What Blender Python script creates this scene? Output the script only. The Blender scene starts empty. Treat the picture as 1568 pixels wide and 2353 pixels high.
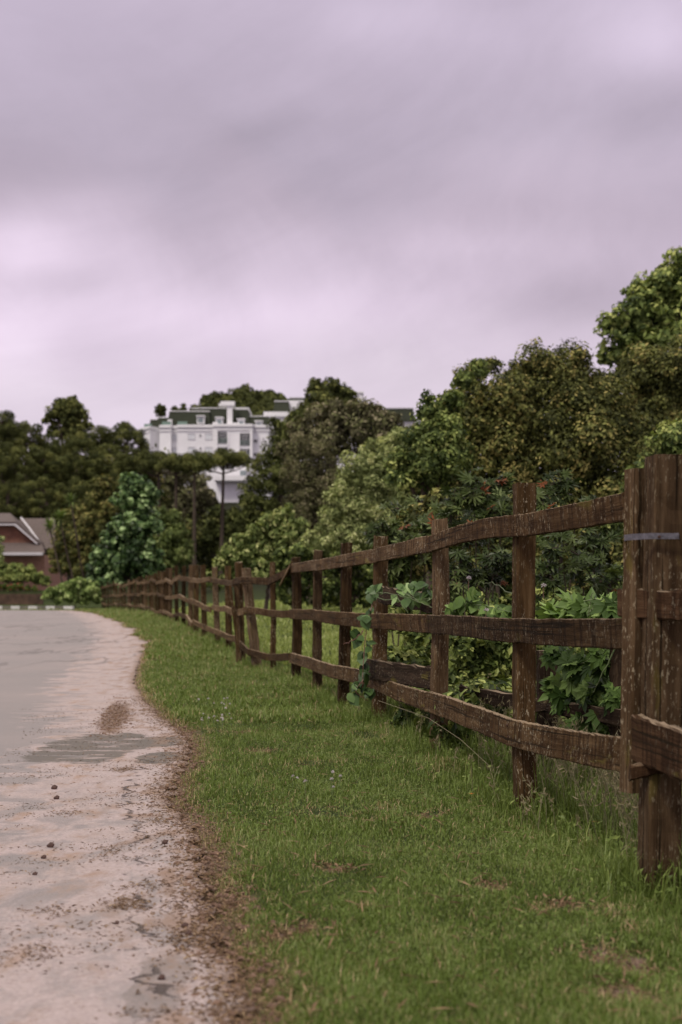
import bpy, math, numpy as np
from mathutils import Vector
PI = math.pi
SC = bpy.context.scene
COL = SC.collection
rng = np.random.default_rng(7)

# ------------------------------------------------------------------ frame of reference
F, CX, HY, EYE = 3268.0, 784.0, 1385.0, 1.05          # focal length and horizon of the survey, metres for the eye

def W(px, py, Y):
    return np.array([(px-CX)*Y/F, Y, EYE+(HY-py)*Y/F])

# ------------------------------------------------------------------ terrain
PY_ = [-20, 20, 26.5, 31.5, 38, 45, 60, 92, 112, 150, 200, 290, 330, 420, 520, 3000]
PZ_ = [0, 0, .11, .24, .38, .47, .54, .66, 1.3, 4.5, 9.5, 21, 26, 40, 44, 40]
EY_ = [-20, 2.5, 3.54, 3.97, 4.6, 5.58, 6.66, 7.4, 8.2, 9.15, 10.4, 11.2, 13.5, 16, 19, 22.1, 27.4, 36, 49, 65, 80, 92, 130]
EX_ = [.6, -.12, -.26, -.327, -.43, -.56, -.70, -.90, -.98, -1.03, -1.10, -1.22, -1.75, -2.25, -2.75, -3.15, -3.75, -5.3, -8.0, -11.3, -15.2, -44, -140]

def wav(x, y, s=1.0, seed=0):
    r = np.random.default_rng(seed); o = 0
    for k in range(7):
        a = r.uniform(0, 2*PI); f = s*(1.0+.55*k); p = r.uniform(0, 6.3)
        o = o+np.sin((x*math.cos(a)+y*math.sin(a))*f+p)/(1+.5*k)
    return o/3.2

def xe(y):
    y = np.asarray(y, float)
    base = np.interp(y, EY_, EX_)
    amp = np.clip(y/12, .35, 2.2)
    return base+amp*(.045*np.sin(y*2.3/amp+1)+.035*np.sin(y*5.9/amp+2.2)+.02*np.sin(y*13.1/amp))

DIV = [((px-CX)*(F*EYE/(py-HY))/F, F*EYE/(py-HY), r) for px, py, r in
       ((770, 2010, .07), (690, 2150, .09), (640, 2165, .06), (1430, 2215, .12), (1440, 2300, .10), (560, 1690, .12), (1130, 2060, .05), (975, 1890, .09), (1290, 2100, .06), (520, 2070, .10), (600, 1730, .1))]
def divot(x, y):
    o = np.zeros(np.broadcast(x, y).shape)
    for a, b, r in DIV: o = np.maximum(o, np.exp(-(((x-a)/r)**2+((y-b)/(r*1.1))**2)))
    return o*(.75+.45*np.sin(x*37+y*23)*np.sin(y*41-x*13))

_FY = [-20, 5.4, 7.4, 9.8, 12.1, 13.9, 16.5, 19.1, 20.8, 23, 26.5, 29, 31.5, 35.4, 41, 45, 60, 93, 112]
_FX = [1.5, 1.18, .955, .669, .333, .021, -.278, -.596, -.993, -1.598, -2.084, -2.511, -3.017, -3.759, -4.717, -5.4, -8.08, -15.6, -19.5]
def G(x, y):
    x = np.asarray(x, float); y = np.asarray(y, float)
    z = np.interp(y, PY_, PZ_)
    e = x-xe(y)
    near = np.clip((110-y)/20, 0, 1)
    v = np.clip(e/.25, 0, 1)
    z = z+near*(-.035+v*.06)
    z = z+near*np.clip(e, 0, 1)*(.030*wav(x, y, 2.1, 3)+.010*wav(x, y, 7, 4))
    z = z+.62*(1-np.exp(-np.clip(x-np.interp(y, _FY, _FX)-.35, 0, 99)/2.2))*np.clip((y-9)/11, 0, 1)*np.clip((110-y)/40, 0, 1)
    z = z-.065*np.clip((x-np.interp(y, _FY, _FX)+.42)/.35, 0, 1)*np.clip((9.5-y)/2.5, 0, 1)*near-.03*near*divot(x, y)
    far = np.clip((y-120)/80, 0, 1)
    z = z+far*2.0*wav(x/30, y/30, 1, 8)
    return z

# ------------------------------------------------------------------ mesh helpers
def mk_mesh(name, V, faces, attrs=None, smooth=False, midx=None):
    V = np.ascontiguousarray(V, np.float32)
    if not isinstance(faces, (list, tuple)): faces = [faces]
    faces = [np.asarray(f, np.int32) for f in faces if len(f)]
    me = bpy.data.meshes.new(name)
    me.vertices.add(len(V)); me.vertices.foreach_set('co', V.ravel())
    li = np.concatenate([f.ravel() for f in faces])
    tot = np.concatenate([np.full(len(f), f.shape[1], np.int32) for f in faces])
    st = np.concatenate([[0], np.cumsum(tot)[:-1]]).astype(np.int32)
    me.loops.add(len(li)); me.loops.foreach_set('vertex_index', li)
    me.polygons.add(len(tot)); me.polygons.foreach_set('loop_start', st)
    try: me.polygons.foreach_set('loop_total', tot)
    except Exception: pass
    if midx is not None: me.polygons.foreach_set('material_index', np.asarray(midx, np.int32))
    me.update(calc_edges=True); me.validate()
    me.polygons.foreach_set('use_smooth', np.full(len(tot), bool(smooth)))
    for k, a in (attrs or {}).items():
        a = np.asarray(a, np.float32)
        if a.ndim == 1:
            at = me.attributes.new(k, 'FLOAT', 'POINT'); at.data.foreach_set('value', a)
        else:
            at = me.attributes.new(k, 'FLOAT_VECTOR', 'POINT'); at.data.foreach_set('vector', a.ravel())
    return me

def wloc(o):
    l = Vector(o.location)
    while o.parent: o = o.parent; l = l+Vector(o.location)
    return l

def put(name, V, faces, mat, parent=None, origin=None, label=None, cat=None, group=None, kind=None, **kw):
    """V are world coordinates; stored relative to the object's own origin."""
    V = np.asarray(V, float)
    if origin is None:
        origin = np.array([(V[:, 0].min()+V[:, 0].max())/2, (V[:, 1].min()+V[:, 1].max())/2, V[:, 2].min()])
    me = mk_mesh(name, V-np.asarray(origin), faces, **kw)
    for m in (mat if isinstance(mat, (list, tuple)) else [mat]): me.materials.append(m)
    o = bpy.data.objects.new(name, me); COL.objects.link(o)
    loc = Vector([float(t) for t in origin])
    if parent is not None:
        o.parent = parent; o.location = loc-wloc(parent)
    else: o.location = loc
    tagit(o, label, cat, group, kind)
    return o

def tagit(o, label=None, cat=None, group=None, kind=None):
    if label: o['label'] = label
    if cat: o['category'] = cat
    if group: o['group'] = group
    if kind: o['kind'] = kind

def thing(name, loc, label, cat, group=None):
    o = bpy.data.objects.new(name, None); COL.objects.link(o)
    o.location = [float(t) for t in loc]; o.empty_display_size = .3
    tagit(o, label, cat, group); return o

def copy_tree(o, parent=None):
    c = o.copy(); COL.objects.link(c)
    if parent is not None: c.parent = parent
    for ch in list(o.children): copy_tree(ch, c)
    return c

class MB:
    """collects boxes and prisms"""
    def __init__(s): s.V = []; s.F = {}; s.n = 0
    def add(s, V, F):
        for f in F: s.F.setdefault(len(f), []).append([i+s.n for i in f])
        s.V += [list(map(float, v)) for v in V]; s.n += len(V)
    def box(s, c, d, rz=0):
        c = np.array(c, float); hx, hy, hz = np.array(d, float)/2
        P = np.array([[x, y, z] for z in (-hz, hz) for y in (-hy, hy) for x in (-hx, hx)])
        ca, sa = math.cos(rz), math.sin(rz)
        P = np.stack([P[:, 0]*ca-P[:, 1]*sa, P[:, 0]*sa+P[:, 1]*ca, P[:, 2]], 1)+c
        s.add(P, [(0, 2, 3, 1), (4, 5, 7, 6), (0, 1, 5, 4), (2, 6, 7, 3), (0, 4, 6, 2), (1, 3, 7, 5)])
    def prism(s, pts, z0, z1, top=None):
        n = len(pts); top = top if top is not None else pts
        V = [(p[0], p[1], z0) for p in pts]+[(p[0], p[1], z1) for p in top]
        s.add(V, [tuple(reversed(range(n))), tuple(range(n, 2*n))]+[(i, (i+1) % n, n+(i+1) % n, n+i) for i in range(n)])
    def hexa(s, V8):
        s.add(V8, [(0, 3, 2, 1), (4, 5, 6, 7), (0, 1, 5, 4), (1, 2, 6, 5), (2, 3, 7, 6), (3, 0, 4, 7)])
    def put(s, name, mat, parent=None, **kw):
        return put(name, np.array(s.V), [np.array(f) for f in s.F.values()], mat, parent, **kw)

def tube(path, rad, k=6):
    P = np.asarray(path, float); n = len(P); rad = np.broadcast_to(rad, (n,))
    T = np.gradient(P, axis=0); T /= np.linalg.norm(T, axis=1)[:, None]+1e-9
    up = np.where(np.abs(T[:, 2:3]) > .9, [[1., 0, 0]], [[0, 0, 1.]])
    A = np.cross(T, up); A /= np.linalg.norm(A, axis=1)[:, None]; B = np.cross(T, A)
    th = np.arange(k)*2*PI/k
    V = (P[:, None]+rad[:, None, None]*(np.cos(th)[None, :, None]*A[:, None]+np.sin(th)[None, :, None]*B[:, None])).reshape(-1, 3)
    i = np.arange(n-1)[:, None]*k; j = np.arange(k)[None]
    Fq = np.stack([i+j, i+(j+1) % k, i+k+(j+1) % k, i+k+j], -1).reshape(-1, 4)
    return V, Fq

def join(parts):
    V = []; Fs = {}; n = 0
    for v, f in parts:
        V.append(v)
        for q in (f if isinstance(f, list) else [f]):
            Fs.setdefault(q.shape[1], []).append(np.asarray(q)+n)
        n += len(v)
    return np.concatenate(V), [np.concatenate(q) for q in Fs.values()]

def beam(path, side, up, w, h, r, jit=.004, taper=None, seed=0, chip=0):
    """swept weathered plank/post: path points, half frame vectors side (w) and up (h)"""
    g = np.random.default_rng(seed)
    P = np.asarray(path, float); n = len(P)
    side = np.broadcast_to(side, (n, 3)); up = np.broadcast_to(up, (n, 3))
    c = r
    prof = np.array([(-w/2+c, -h/2), (0, -h/2-.0005), (w/2-c, -h/2), (w/2, -h/2+c), (w/2, 0), (w/2, h/2-c), (w/2-c, h/2), (0, h/2+.0005),
                     (-w/2+c, h/2), (-w/2, h/2-c), (-w/2, 0), (-w/2, -h/2+c)])
    k = len(prof)
    sc = np.ones(n) if taper is None else np.asarray(taper)
    t1 = np.cumsum(g.normal(0, 1, n)); t1 -= np.linspace(t1[0], t1[-1], n)
    pu = prof[None, :, 0]*sc[:, None]+g.normal(0, jit*.5, (n, k)); pv = prof[None, :, 1]*sc[:, None]+g.normal(0, jit, (n, k))
    if chip:
        ch = np.maximum(0, g.normal(-.3, 1, n))*chip; ch[g.random(n) < .5] = 0
        pv[:, 6:9] -= ch[:, None]
    V = P[:, None]+pu[..., None]*side[:, None]+pv[..., None]*up[:, None]
    L = np.concatenate([[0], np.cumsum(np.linalg.norm(np.diff(P, axis=0), axis=1))])
    gr = np.stack([np.broadcast_to(L[:, None], (n, k)), np.broadcast_to(prof[None, :, 0], (n, k)), np.broadcast_to(prof[None, :, 1], (n, k))], -1)+g.uniform(0, 50, 3)*np.array([1, 1, 1])
    V = V.reshape(-1, 3); gr = gr.reshape(-1, 3)
    i = np.arange(n-1)[:, None]*k; j = np.arange(k)[None]
    Fq = np.stack([i+j, i+(j+1) % k, i+k+(j+1) % k, i+k+j], -1).reshape(-1, 4)
    caps = np.array([list(range(k-1, -1, -1)), list(range((n-1)*k, n*k))])
    return V, [Fq, caps], gr

# ------------------------------------------------------------------ materials
def srgb(r, g, b):
    f = lambda c: (c/255/12.92) if c/255 <= .04045 else ((c/255+.055)/1.055)**2.4
    return (f(r), f(g), f(b), 1)

def newmat(name):
    m = bpy.data.materials.new(name); m.use_nodes = True
    nt = m.node_tree; nt.nodes.clear()
    out = nt.nodes.new('ShaderNodeOutputMaterial')
    b = nt.nodes.new('ShaderNodeBsdfPrincipled'); nt.links.new(b.outputs[0], out.inputs[0])
    return m, nt, b, out

class N:
    """tiny node-building helper"""
    def __init__(s, nt): s.nt = nt
    def n(s, t, **kw):
        x = s.nt.nodes.new(t)
        for k, v in kw.items(): setattr(x, k, v)
        return x
    def link(s, a, b): s.nt.links.new(a, b)
    def val(s, sock, v):
        if hasattr(v, 'links') or isinstance(v, bpy.types.NodeSocket): s.nt.links.new(v, sock)
        else: sock.default_value = v
    def math(s, op, a, b=0.0, c=0.0, clamp=False):
        x = s.n('ShaderNodeMath', operation=op); x.use_clamp = clamp
        for i, v in enumerate((a, b, c)): s.val(x.inputs[i], v)
        return x.outputs[0]
    def mix(s, f, a, b, mode='MIX'):
        x = s.n('ShaderNodeMix', data_type='RGBA', blend_type=mode)
        s.val(x.inputs[0], f); s.val(x.inputs[6], a); s.val(x.inputs[7], b)
        return x.outputs[2]
    def noise(s, vec, scale, detail=4, rough=.55, dist=0):
        x = s.n('ShaderNodeTexNoise'); s.val(x.inputs['Scale'], scale); s.val(x.inputs['Detail'], detail)
        s.val(x.inputs['Roughness'], rough); s.val(x.inputs['Distortion'], dist)
        if vec is not None: s.link(vec, x.inputs['Vector'])
        return x.outputs['Fac']
    def ramp(s, f, stops, interp='LINEAR'):
        x = s.n('ShaderNodeValToRGB'); cr = x.color_ramp; cr.interpolation = interp
        while len(cr.elements) < len(stops): cr.elements.new(.5)
        for e, (p, c) in zip(cr.elements, stops):
            e.position = p; e.color = c if len(c) == 4 else (*c, 1)
        s.val(x.inputs[0], f); return x.outputs[0]
    def step(s, f, a, b):
        x = s.n('ShaderNodeMapRange'); x.clamp = True; x.interpolation_type = 'SMOOTHSTEP'
        s.val(x.inputs[0], f); s.val(x.inputs[1], a); s.val(x.inputs[2], b); return x.outputs[0]
    def attr(s, name, out='Fac'):
        x = s.n('ShaderNodeAttribute'); x.attribute_name = name; return x.outputs[out]
    def scale(s, vec, v):
        x = s.n('ShaderNodeMapping'); s.link(vec, x.inputs[0]); x.inputs['Scale'].default_value = v; return x.outputs[0]
    def obj(s): return s.n('ShaderNodeTexCoord').outputs['Object']
    def geo(s): return s.n('ShaderNodeNewGeometry').outputs['Position']
    def bump(s, h, dist, strength=1):
        x = s.n('ShaderNodeBump'); x.inputs['Distance'].default_value = dist; x.inputs['Strength'].default_value = strength
        s.link(h, x.inputs['Height']); return x.outputs[0]

def leafmat(name, stops, rough=.5, transl=.3, spec=.35):
    m, nt, b, out = newmat(name); k = N(nt)
    gn = GAIN.get(name, 1.3); wv_ = 1 if name in KEEP else KB.get(name, .66)
    cf = (lambda p: 1.0) if name in KEEP+('weed_leaves',) else (lambda p: .66+.62*p)  # steeper ramp puts bright highlights and shaded gaps into the leaf colour
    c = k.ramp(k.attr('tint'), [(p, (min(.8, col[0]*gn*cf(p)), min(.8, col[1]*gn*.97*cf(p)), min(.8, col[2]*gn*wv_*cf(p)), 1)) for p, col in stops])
    nt.links.new(c, b.inputs['Base Color'])
    b.inputs['Roughness'].default_value = rough
    b.inputs['Specular IOR Level'].default_value = spec*.4
    t = k.n('ShaderNodeBsdfTranslucent')
    tc = k.mix(1, c, (1.25, 1.25, .7, 1), 'MULTIPLY'); nt.links.new(tc, t.inputs[0])
    ms = k.n('ShaderNodeMixShader'); ms.inputs[0].default_value = transl if name in KEEP else transl*.65
    nt.links.new(b.outputs[0], ms.inputs[1]); nt.links.new(t.outputs[0], ms.inputs[2]); nt.links.new(ms.outputs[0], out.inputs[0])
    return m

M = {}
GAIN = {'grass_blades': 1.68, 'meadow_blades': 1.95, 'weed_leaves': 1.9, 'seed_stalks': .95, 'olive_leaves': 1.75, 'mid_green_leaves': 1.9, 'sage_leaves': 2.5, 'brownish_leaves': 1.9, 'dark_needles': 2.3,
        'cedar_needles': 1.9, 'yellow_green_leaves': 1.5, 'vine_leaves': 1.6, 'castor_leaves': .95, 'squash_leaves': 1.5, 'litter_bits': .95, 'ivy_leaves': 2.1}
KB = {'sage_leaves': .95, 'yellow_green_leaves': .95, 'vine_leaves': .8, 'castor_leaves': .6, 'ivy_leaves': .9, 'mid_green_leaves': .8, 'olive_leaves': .85, 'brownish_leaves': .85, 'dark_needles': .8}
KEEP = ('litter_bits', 'seed_stalks', 'grass_blades', 'meadow_blades')
M['grass'] = leafmat('grass_blades', [(0, (.038, .050, .010)), (.35, (.074, .112, .022)), (.6, (.116, .162, .038)), (.82, (.20, .235, .10)), (.88, (.16, .13, .06)), (1, (.40, .31, .19))], .5, .25, .35)
M['meadow'] = leafmat('meadow_blades', [(0, (.08, .11, .03)), (.5, (.16, .20, .06)), (.85, (.26, .29, .12)), (1, (.44, .40, .25))], .55, .35)
M['weeds'] = leafmat('weed_leaves', [(0, (.035, .055, .016)), (.6, (.075, .105, .036)), (1, (.15, .18, .08))], .4, .3)
M['seed'] = leafmat('seed_stalks', [(0, (.16, .17, .08)), (1, (.42, .36, .24))], .6, .3)
M['olive'] = leafmat('olive_leaves', [(0, (.022, .028, .009)), (.5, (.052, .058, .020)), (.85, (.105, .115, .038)), (1, (.17, .15, .06))], .5, .25, .3)
M['green'] = leafmat('mid_green_leaves', [(0, (.022, .038, .012)), (.5, (.058, .080, .027)), (.85, (.115, .148, .050)), (1, (.20, .225, .09))], .45, .28, .35)
M['sage'] = leafmat('sage_leaves', [(0, (.05, .065, .025)), (.5, (.12, .145, .06)), (.85, (.20, .225, .105)), (1, (.27, .28, .15))], .55, .3, .3)
M['brownleaf'] = leafmat('brownish_leaves', [(0, (.030, .029, .018)), (.45, (.062, .060, .038)), (.7, (.088, .098, .045)), (1, (.15, .135, .10))], .6, .2, .2)
M['dark'] = leafmat('dark_needles', [(0, (.014, .018, .007)), (.5, (.030, .036, .014)), (.85, (.058, .065, .024)), (1, (.085, .09, .034))], .6, .12, .2)
M['cedar'] = leafmat('cedar_needles', [(0, (.018, .022, .010)), (.5, (.040, .050, .022)), (.85, (.085, .098, .046)), (1, (.12, .13, .065))], .6, .12, .2)
M['yellowgreen'] = leafmat('yellow_green_leaves', [(0, (.05, .075, .02)), (.5, (.12, .16, .05)), (.85, (.20, .24, .085)), (1, (.28, .30, .13))], .5, .3, .3)
M['vine'] = leafmat('vine_leaves', [(0, (.020, .042, .016)), (.5, (.055, .100, .038)), (.85, (.125, .19, .085)), (1, (.24, .33, .18))], .38, .22, .5)
M['castor'] = leafmat('castor_leaves', [(0, (.024, .042, .018)), (.4, (.055, .085, .035)), (.75, (.11, .145, .070)), (.87, (.22, .28, .19)), (.90, (.15, .045, .025)), (1, (.20, .07, .04))], .35, .22, .5)
M['squash'] = leafmat('squash_leaves', [(0, (.03, .06, .02)), (.5, (.08, .135, .05)), (1, (.17, .25, .11))], .42, .3, .4)
M['yucca'] = leafmat('yucca_leaves', [(0, (.05, .09, .035)), (.6, (.13, .19, .08)), (1, (.24, .29, .15))], .45, .2, .4)
M['ivy'] = leafmat('ivy_leaves', [(0, (.04, .065, .018)), (.5, (.10, .145, .045)), (.85, (.18, .23, .085)), (1, (.26, .30, .15))], .5, .28, .3)
M['flowerhedge'] = leafmat('flower_hedge', [(0, (.03, .05, .015)), (.7, (.09, .13, .04)), (.86, (.13, .17, .06)), (.9, (.25, .05, .05)), (1, (.35, .10, .10))], .5, .28, .3)
M['litter'] = leafmat('litter_bits', [(0, (.08, .048, .028)), (.45, (.19, .125, .075)), (.8, (.33, .23, .14)), (1, (.46, .35, .21))], .8, .05, .2)

def wood(name, base, dark, light, lich=.5, rail=False):
    m, nt, b, out = newmat(name); k = N(nt)
    g = k.attr('grain', 'Vector')
    fine = k.noise(k.scale(g, (4, 90, 90)), 1, 5, .65)
    mid = k.noise(k.scale(g, (1.6, 22, 22)), 1, 4, .6, .4)
    big = k.noise(k.scale(g, (1.5, 6, 6)), 1.0, 3, .6)
    c = k.ramp(mid, [(.28, dark), (.52, base), (.75, light)])
    c = k.mix(k.math('MULTIPLY', k.step(fine, .45, .75), .7), c, (dark[0]*.55, dark[1]*.5, dark[2]*.5, 1))
    c = k.mix(k.step(big, .40, .68), c, k.mix(.55, c, (dark[0]*.8, dark[1]*.72, dark[2]*.6, 1)))
    # vertical run-off stains
    st = k.noise(k.scale(g, (24, 3.0, 3.0) if rail else (3, 40, 40)), 1, 4, .65)
    c = k.mix(k.math('MULTIPLY', k.step(st, .46, .60), .75 if rail else .42), c, (dark[0]*.5, dark[1]*.42, dark[2]*.38, 1))
    # pale lichen flecks
    li = k.noise(k.scale(g, (75, 40, 40) if rail else (34, 95, 95)), 1, 3, .65)
    li2 = k.noise(k.scale(g, (3, 4, 4)), 1, 2, .5)
    lf = k.math('MULTIPLY', k.step(li, .57, .66), k.math('MULTIPLY', k.step(li2, .34, .60), lich))
    c = k.mix(lf, c, (.34, .30, .22, 1))
    mo = k.noise(k.scale(g, (2.2, 9, 9)), 1.3, 4, .6)
    c = k.mix(k.math('MULTIPLY', k.step(mo, .60, .72), .45), c, (.15, .13, .03, 1))
    # paler upper side: weathering plus top light put into the colour
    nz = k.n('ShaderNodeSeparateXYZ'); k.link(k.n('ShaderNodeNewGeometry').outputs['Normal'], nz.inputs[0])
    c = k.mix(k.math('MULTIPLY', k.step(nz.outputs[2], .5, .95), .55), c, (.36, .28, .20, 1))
    spl = k.noise(k.scale(g, (.55, 55, 55)), 1, 3, .5, .15)
    cut = k.math('MULTIPLY', k.step(spl, .60, .635), k.math('SUBTRACT', 1.0, k.step(spl, .66, .70)))
    c = k.mix(k.math('MULTIPLY', cut, .85), c, (.012, .008, .004, 1))
    rnd = k.n('ShaderNodeObjectInfo').outputs['Random']
    c = k.mix(1.0, c, k.ramp(rnd, [(0, (.50, .48, .46)), (.35, (.95, .88, .80)), (.7, (1.15, 1.12, 1.08)), (1, (1.30, 1.30, 1.32))]), 'MULTIPLY')
    k.link(c, b.inputs['Base Color']); b.inputs['Roughness'].default_value = .88; b.inputs['Specular IOR Level'].default_value = .08
    h = k.math('ADD', k.math('MULTIPLY', fine, -.7), mid)
    k.link(k.bump(h, .006, .9), b.inputs['Normal'])
    return m
M['wood'] = wood('weathered_wood', (.080, .048, .022, 1), (.036, .022, .010, 1), (.15, .098, .052, 1), .85)
M['woodrail'] = wood('weathered_rail_wood', (.098, .060, .029, 1), (.046, .027, .013, 1), (.165, .11, .06, 1), .85, True)
M['wood2'] = wood('weathered_wood_grey', (.130, .088, .052, 1), (.064, .042, .024, 1), (.21, .150, .095, 1), .9)
M['wooddark'] = wood('rotten_dark_wood', (.045, .030, .02, 1), (.02, .013, .009, 1), (.08, .055, .035, 1), .3)
M['woodred'] = wood('damp_red_wood', (.070, .038, .020, 1), (.032, .018, .010, 1), (.11, .068, .038, 1), .3, True)
M['woodfar'] = wood('weathered_wood_pale', (.17, .115, .062, 1), (.08, .052, .028, 1), (.36, .26, .16, 1), .8, True)

def simple(name, col, rough=.7, bump=0, bscale=8, var=.25, metal=0):
    m, nt, b, out = newmat(name); k = N(nt)
    n = k.noise(k.obj(), bscale, 5, .6)
    c = k.ramp(n, [(.3, tuple(x*(1-var) for x in col[:3])), (.7, tuple(min(1, x*(1+var)) for x in col[:3]))])
    k.link(c, b.inputs['Base Color']); b.inputs['Roughness'].default_value = rough; b.inputs['Metallic'].default_value = metal
    if bump: k.link(k.bump(n, bump), b.inputs['Normal'])
    return m
M['bark'] = simple('bark', (.062, .044, .030), .9, .03, 9, .45)
M['barkdark'] = simple('dark_bark', (.055, .038, .03), .9, .03, 5, .4)
M['stem'] = simple('green_stem', (.13, .17, .07), .6, 0, 20, .3)
M['stemred'] = simple('reddish_stem', (.16, .07, .05), .6, 0, 20, .3)
M['metal'] = simple('galvanised_strap', (.14, .135, .15), .5, .0004, 60, .5, .6)
M['nail'] = simple('rusty_nail', (.05, .022, .015), .8, 0, 60, .3)
M['whitewall'] = simple('white_render', (.80, .79, .82), .85, .01, .6, .05)
M['trimgrey'] = simple('grey_cornice', (.60, .59, .62), .85, 0, 2, .06)
M['shutter'] = simple('pale_shutter', (.70, .72, .76), .6, 0, 3, .05)
M['glass'] = simple('dark_window_glass', (.02, .022, .022), .15, 0, 3, .3)
M['greyglass'] = simple('pale_window_glass', (.22, .26, .27), .2, 0, 3, .3)
M['rail'] = simple('green_glass_railing', (.16, .24, .20), .3, 0, 3, .2)
M['stone'] = simple('pebble', (.10, .055, .045), .8, .004, 40, .5)
M['petal'] = simple('white_petals', (.62, .56, .56), .6, 0, 60, .15)
M['petalorange'] = simple('orange_petals', (.62, .23, .03), .6, 0, 60, .2)
M['kerbwhite'] = simple('kerb_white_paint', (.62, .60, .59), .7, 0, 3, .15)
M['kerbgrey'] = simple('kerb_concrete', (.16, .15, .12), .9, 0, 3, .3)

def tiles(name, c1, c2, sx, sz, axis='Z'):
    m, nt, b, out = newmat(name); k = N(nt)
    w = k.n('ShaderNodeTexWave'); w.wave_type = 'BANDS'; w.bands_direction = axis
    w.inputs['Scale'].default_value = sz; w.inputs['Distortion'].default_value = .4; w.inputs['Detail'].default_value = 2
    k.link(k.geo(), w.inputs['Vector'])
    n = k.noise(k.geo(), sx, 4, .6)
    f = k.math('ADD', k.math('MULTIPLY', w.outputs['Fac'], .45), k.math('MULTIPLY', n, .55))
    k.link(k.ramp(f, [(.25, c1), (.75, c2)]), b.inputs['Base Color']); b.inputs['Roughness'].default_value = .85
    k.link(k.bump(w.outputs['Fac'], .04), b.inputs['Normal'])
    return m
M['greenroof'] = tiles('green_shingle_roof', (.020, .025, .013, 1), (.033, .040, .022, 1), 1.5, 1.0)
M['tileroof'] = tiles('brown_tile_roof', (.085, .064, .058, 1), (.16, .12, .11, 1), 3, 2.2)
M['bargeboard'] = simple('white_bargeboard', (.60, .57, .60), .6, 0, 3, .05)
M['chimney'] = simple('chimney_white', (.82, .81, .83), .8, 0, 2, .04)

def brickm():
    m, nt, b, out = newmat('red_brick'); k = N(nt)
    t = k.n('ShaderNodeTexBrick'); t.inputs['Scale'].default_value = 1
    t.inputs['Brick Width'].default_value = .24; t.inputs['Row Height'].default_value = .08; t.inputs['Mortar Size'].default_value = .008
    t.inputs['Color1'].default_value = (.20, .075, .045, 1); t.inputs['Color2'].default_value = (.28, .12, .075, 1); t.inputs['Mortar'].default_value = (.17, .12, .10, 1)
    s = k.n('ShaderNodeSeparateXYZ'); k.link(k.geo(), s.inputs[0]); c = k.n('ShaderNodeCombineXYZ')
    k.link(k.math('ADD', s.outputs[0], s.outputs[1]), c.inputs[0]); k.link(s.outputs[2], c.inputs[1]); k.link(c.outputs[0], t.inputs['Vector'])
    n = k.noise(k.geo(), 1.5, 4)
    k.link(k.mix(k.step(n, .35, .8), t.outputs['Color'], (.13, .065, .045, 1)), b.inputs['Base Color']); b.inputs['Roughness'].default_value = .9
    return m
M['brick'] = brickm()

def ground_mat():
    m, nt, b, out = newmat('ground_soil_and_turf'); k = N(nt)
    p = k.geo(); e = k.attr('edge')
    n1 = k.noise(p, 9, 6, .65); n2 = k.noise(p, 1.1, 4, .6); n3 = k.noise(p, 60, 4, .7)
    turf = k.ramp(n1, [(.3, (.030, .040, .014, 1)), (.55, (.055, .075, .024, 1)), (.8, (.10, .10, .045, 1))])
    soil = k.ramp(n3, [(.3, (.14, .09, .065, 1)), (.55, (.26, .175, .135, 1)), (.8, (.40, .28, .23, 1))])
    edge = k.math('ADD', e, k.math('MULTIPLY', k.math('SUBTRACT', n1, .5), -.35))
    bare = k.math('SUBTRACT', 1.0, k.step(edge, .10, .22))
    bald = k.math('MULTIPLY', k.step(n2, .66, .73), .8)
    f = k.math('MAXIMUM', k.math('MAXIMUM', bare, bald), k.step(k.attr('divot'), .15, .45))
    c = k.mix(f, turf, soil)
    far = k.step(k.attr('dist'), 100.0, 135.0)
    c = k.mix(far, c, (.018, .020, .009, 1))
    k.link(c, b.inputs['Base Color']); b.inputs['Roughness'].default_value = .95; b.inputs['Specular IOR Level'].default_value = .1
    k.link(k.bump(k.math('ADD', n3, k.math('MULTIPLY', n1, 2)), .02), b.inputs['Normal'])
    return m
M['ground'] = ground_mat()

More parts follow.
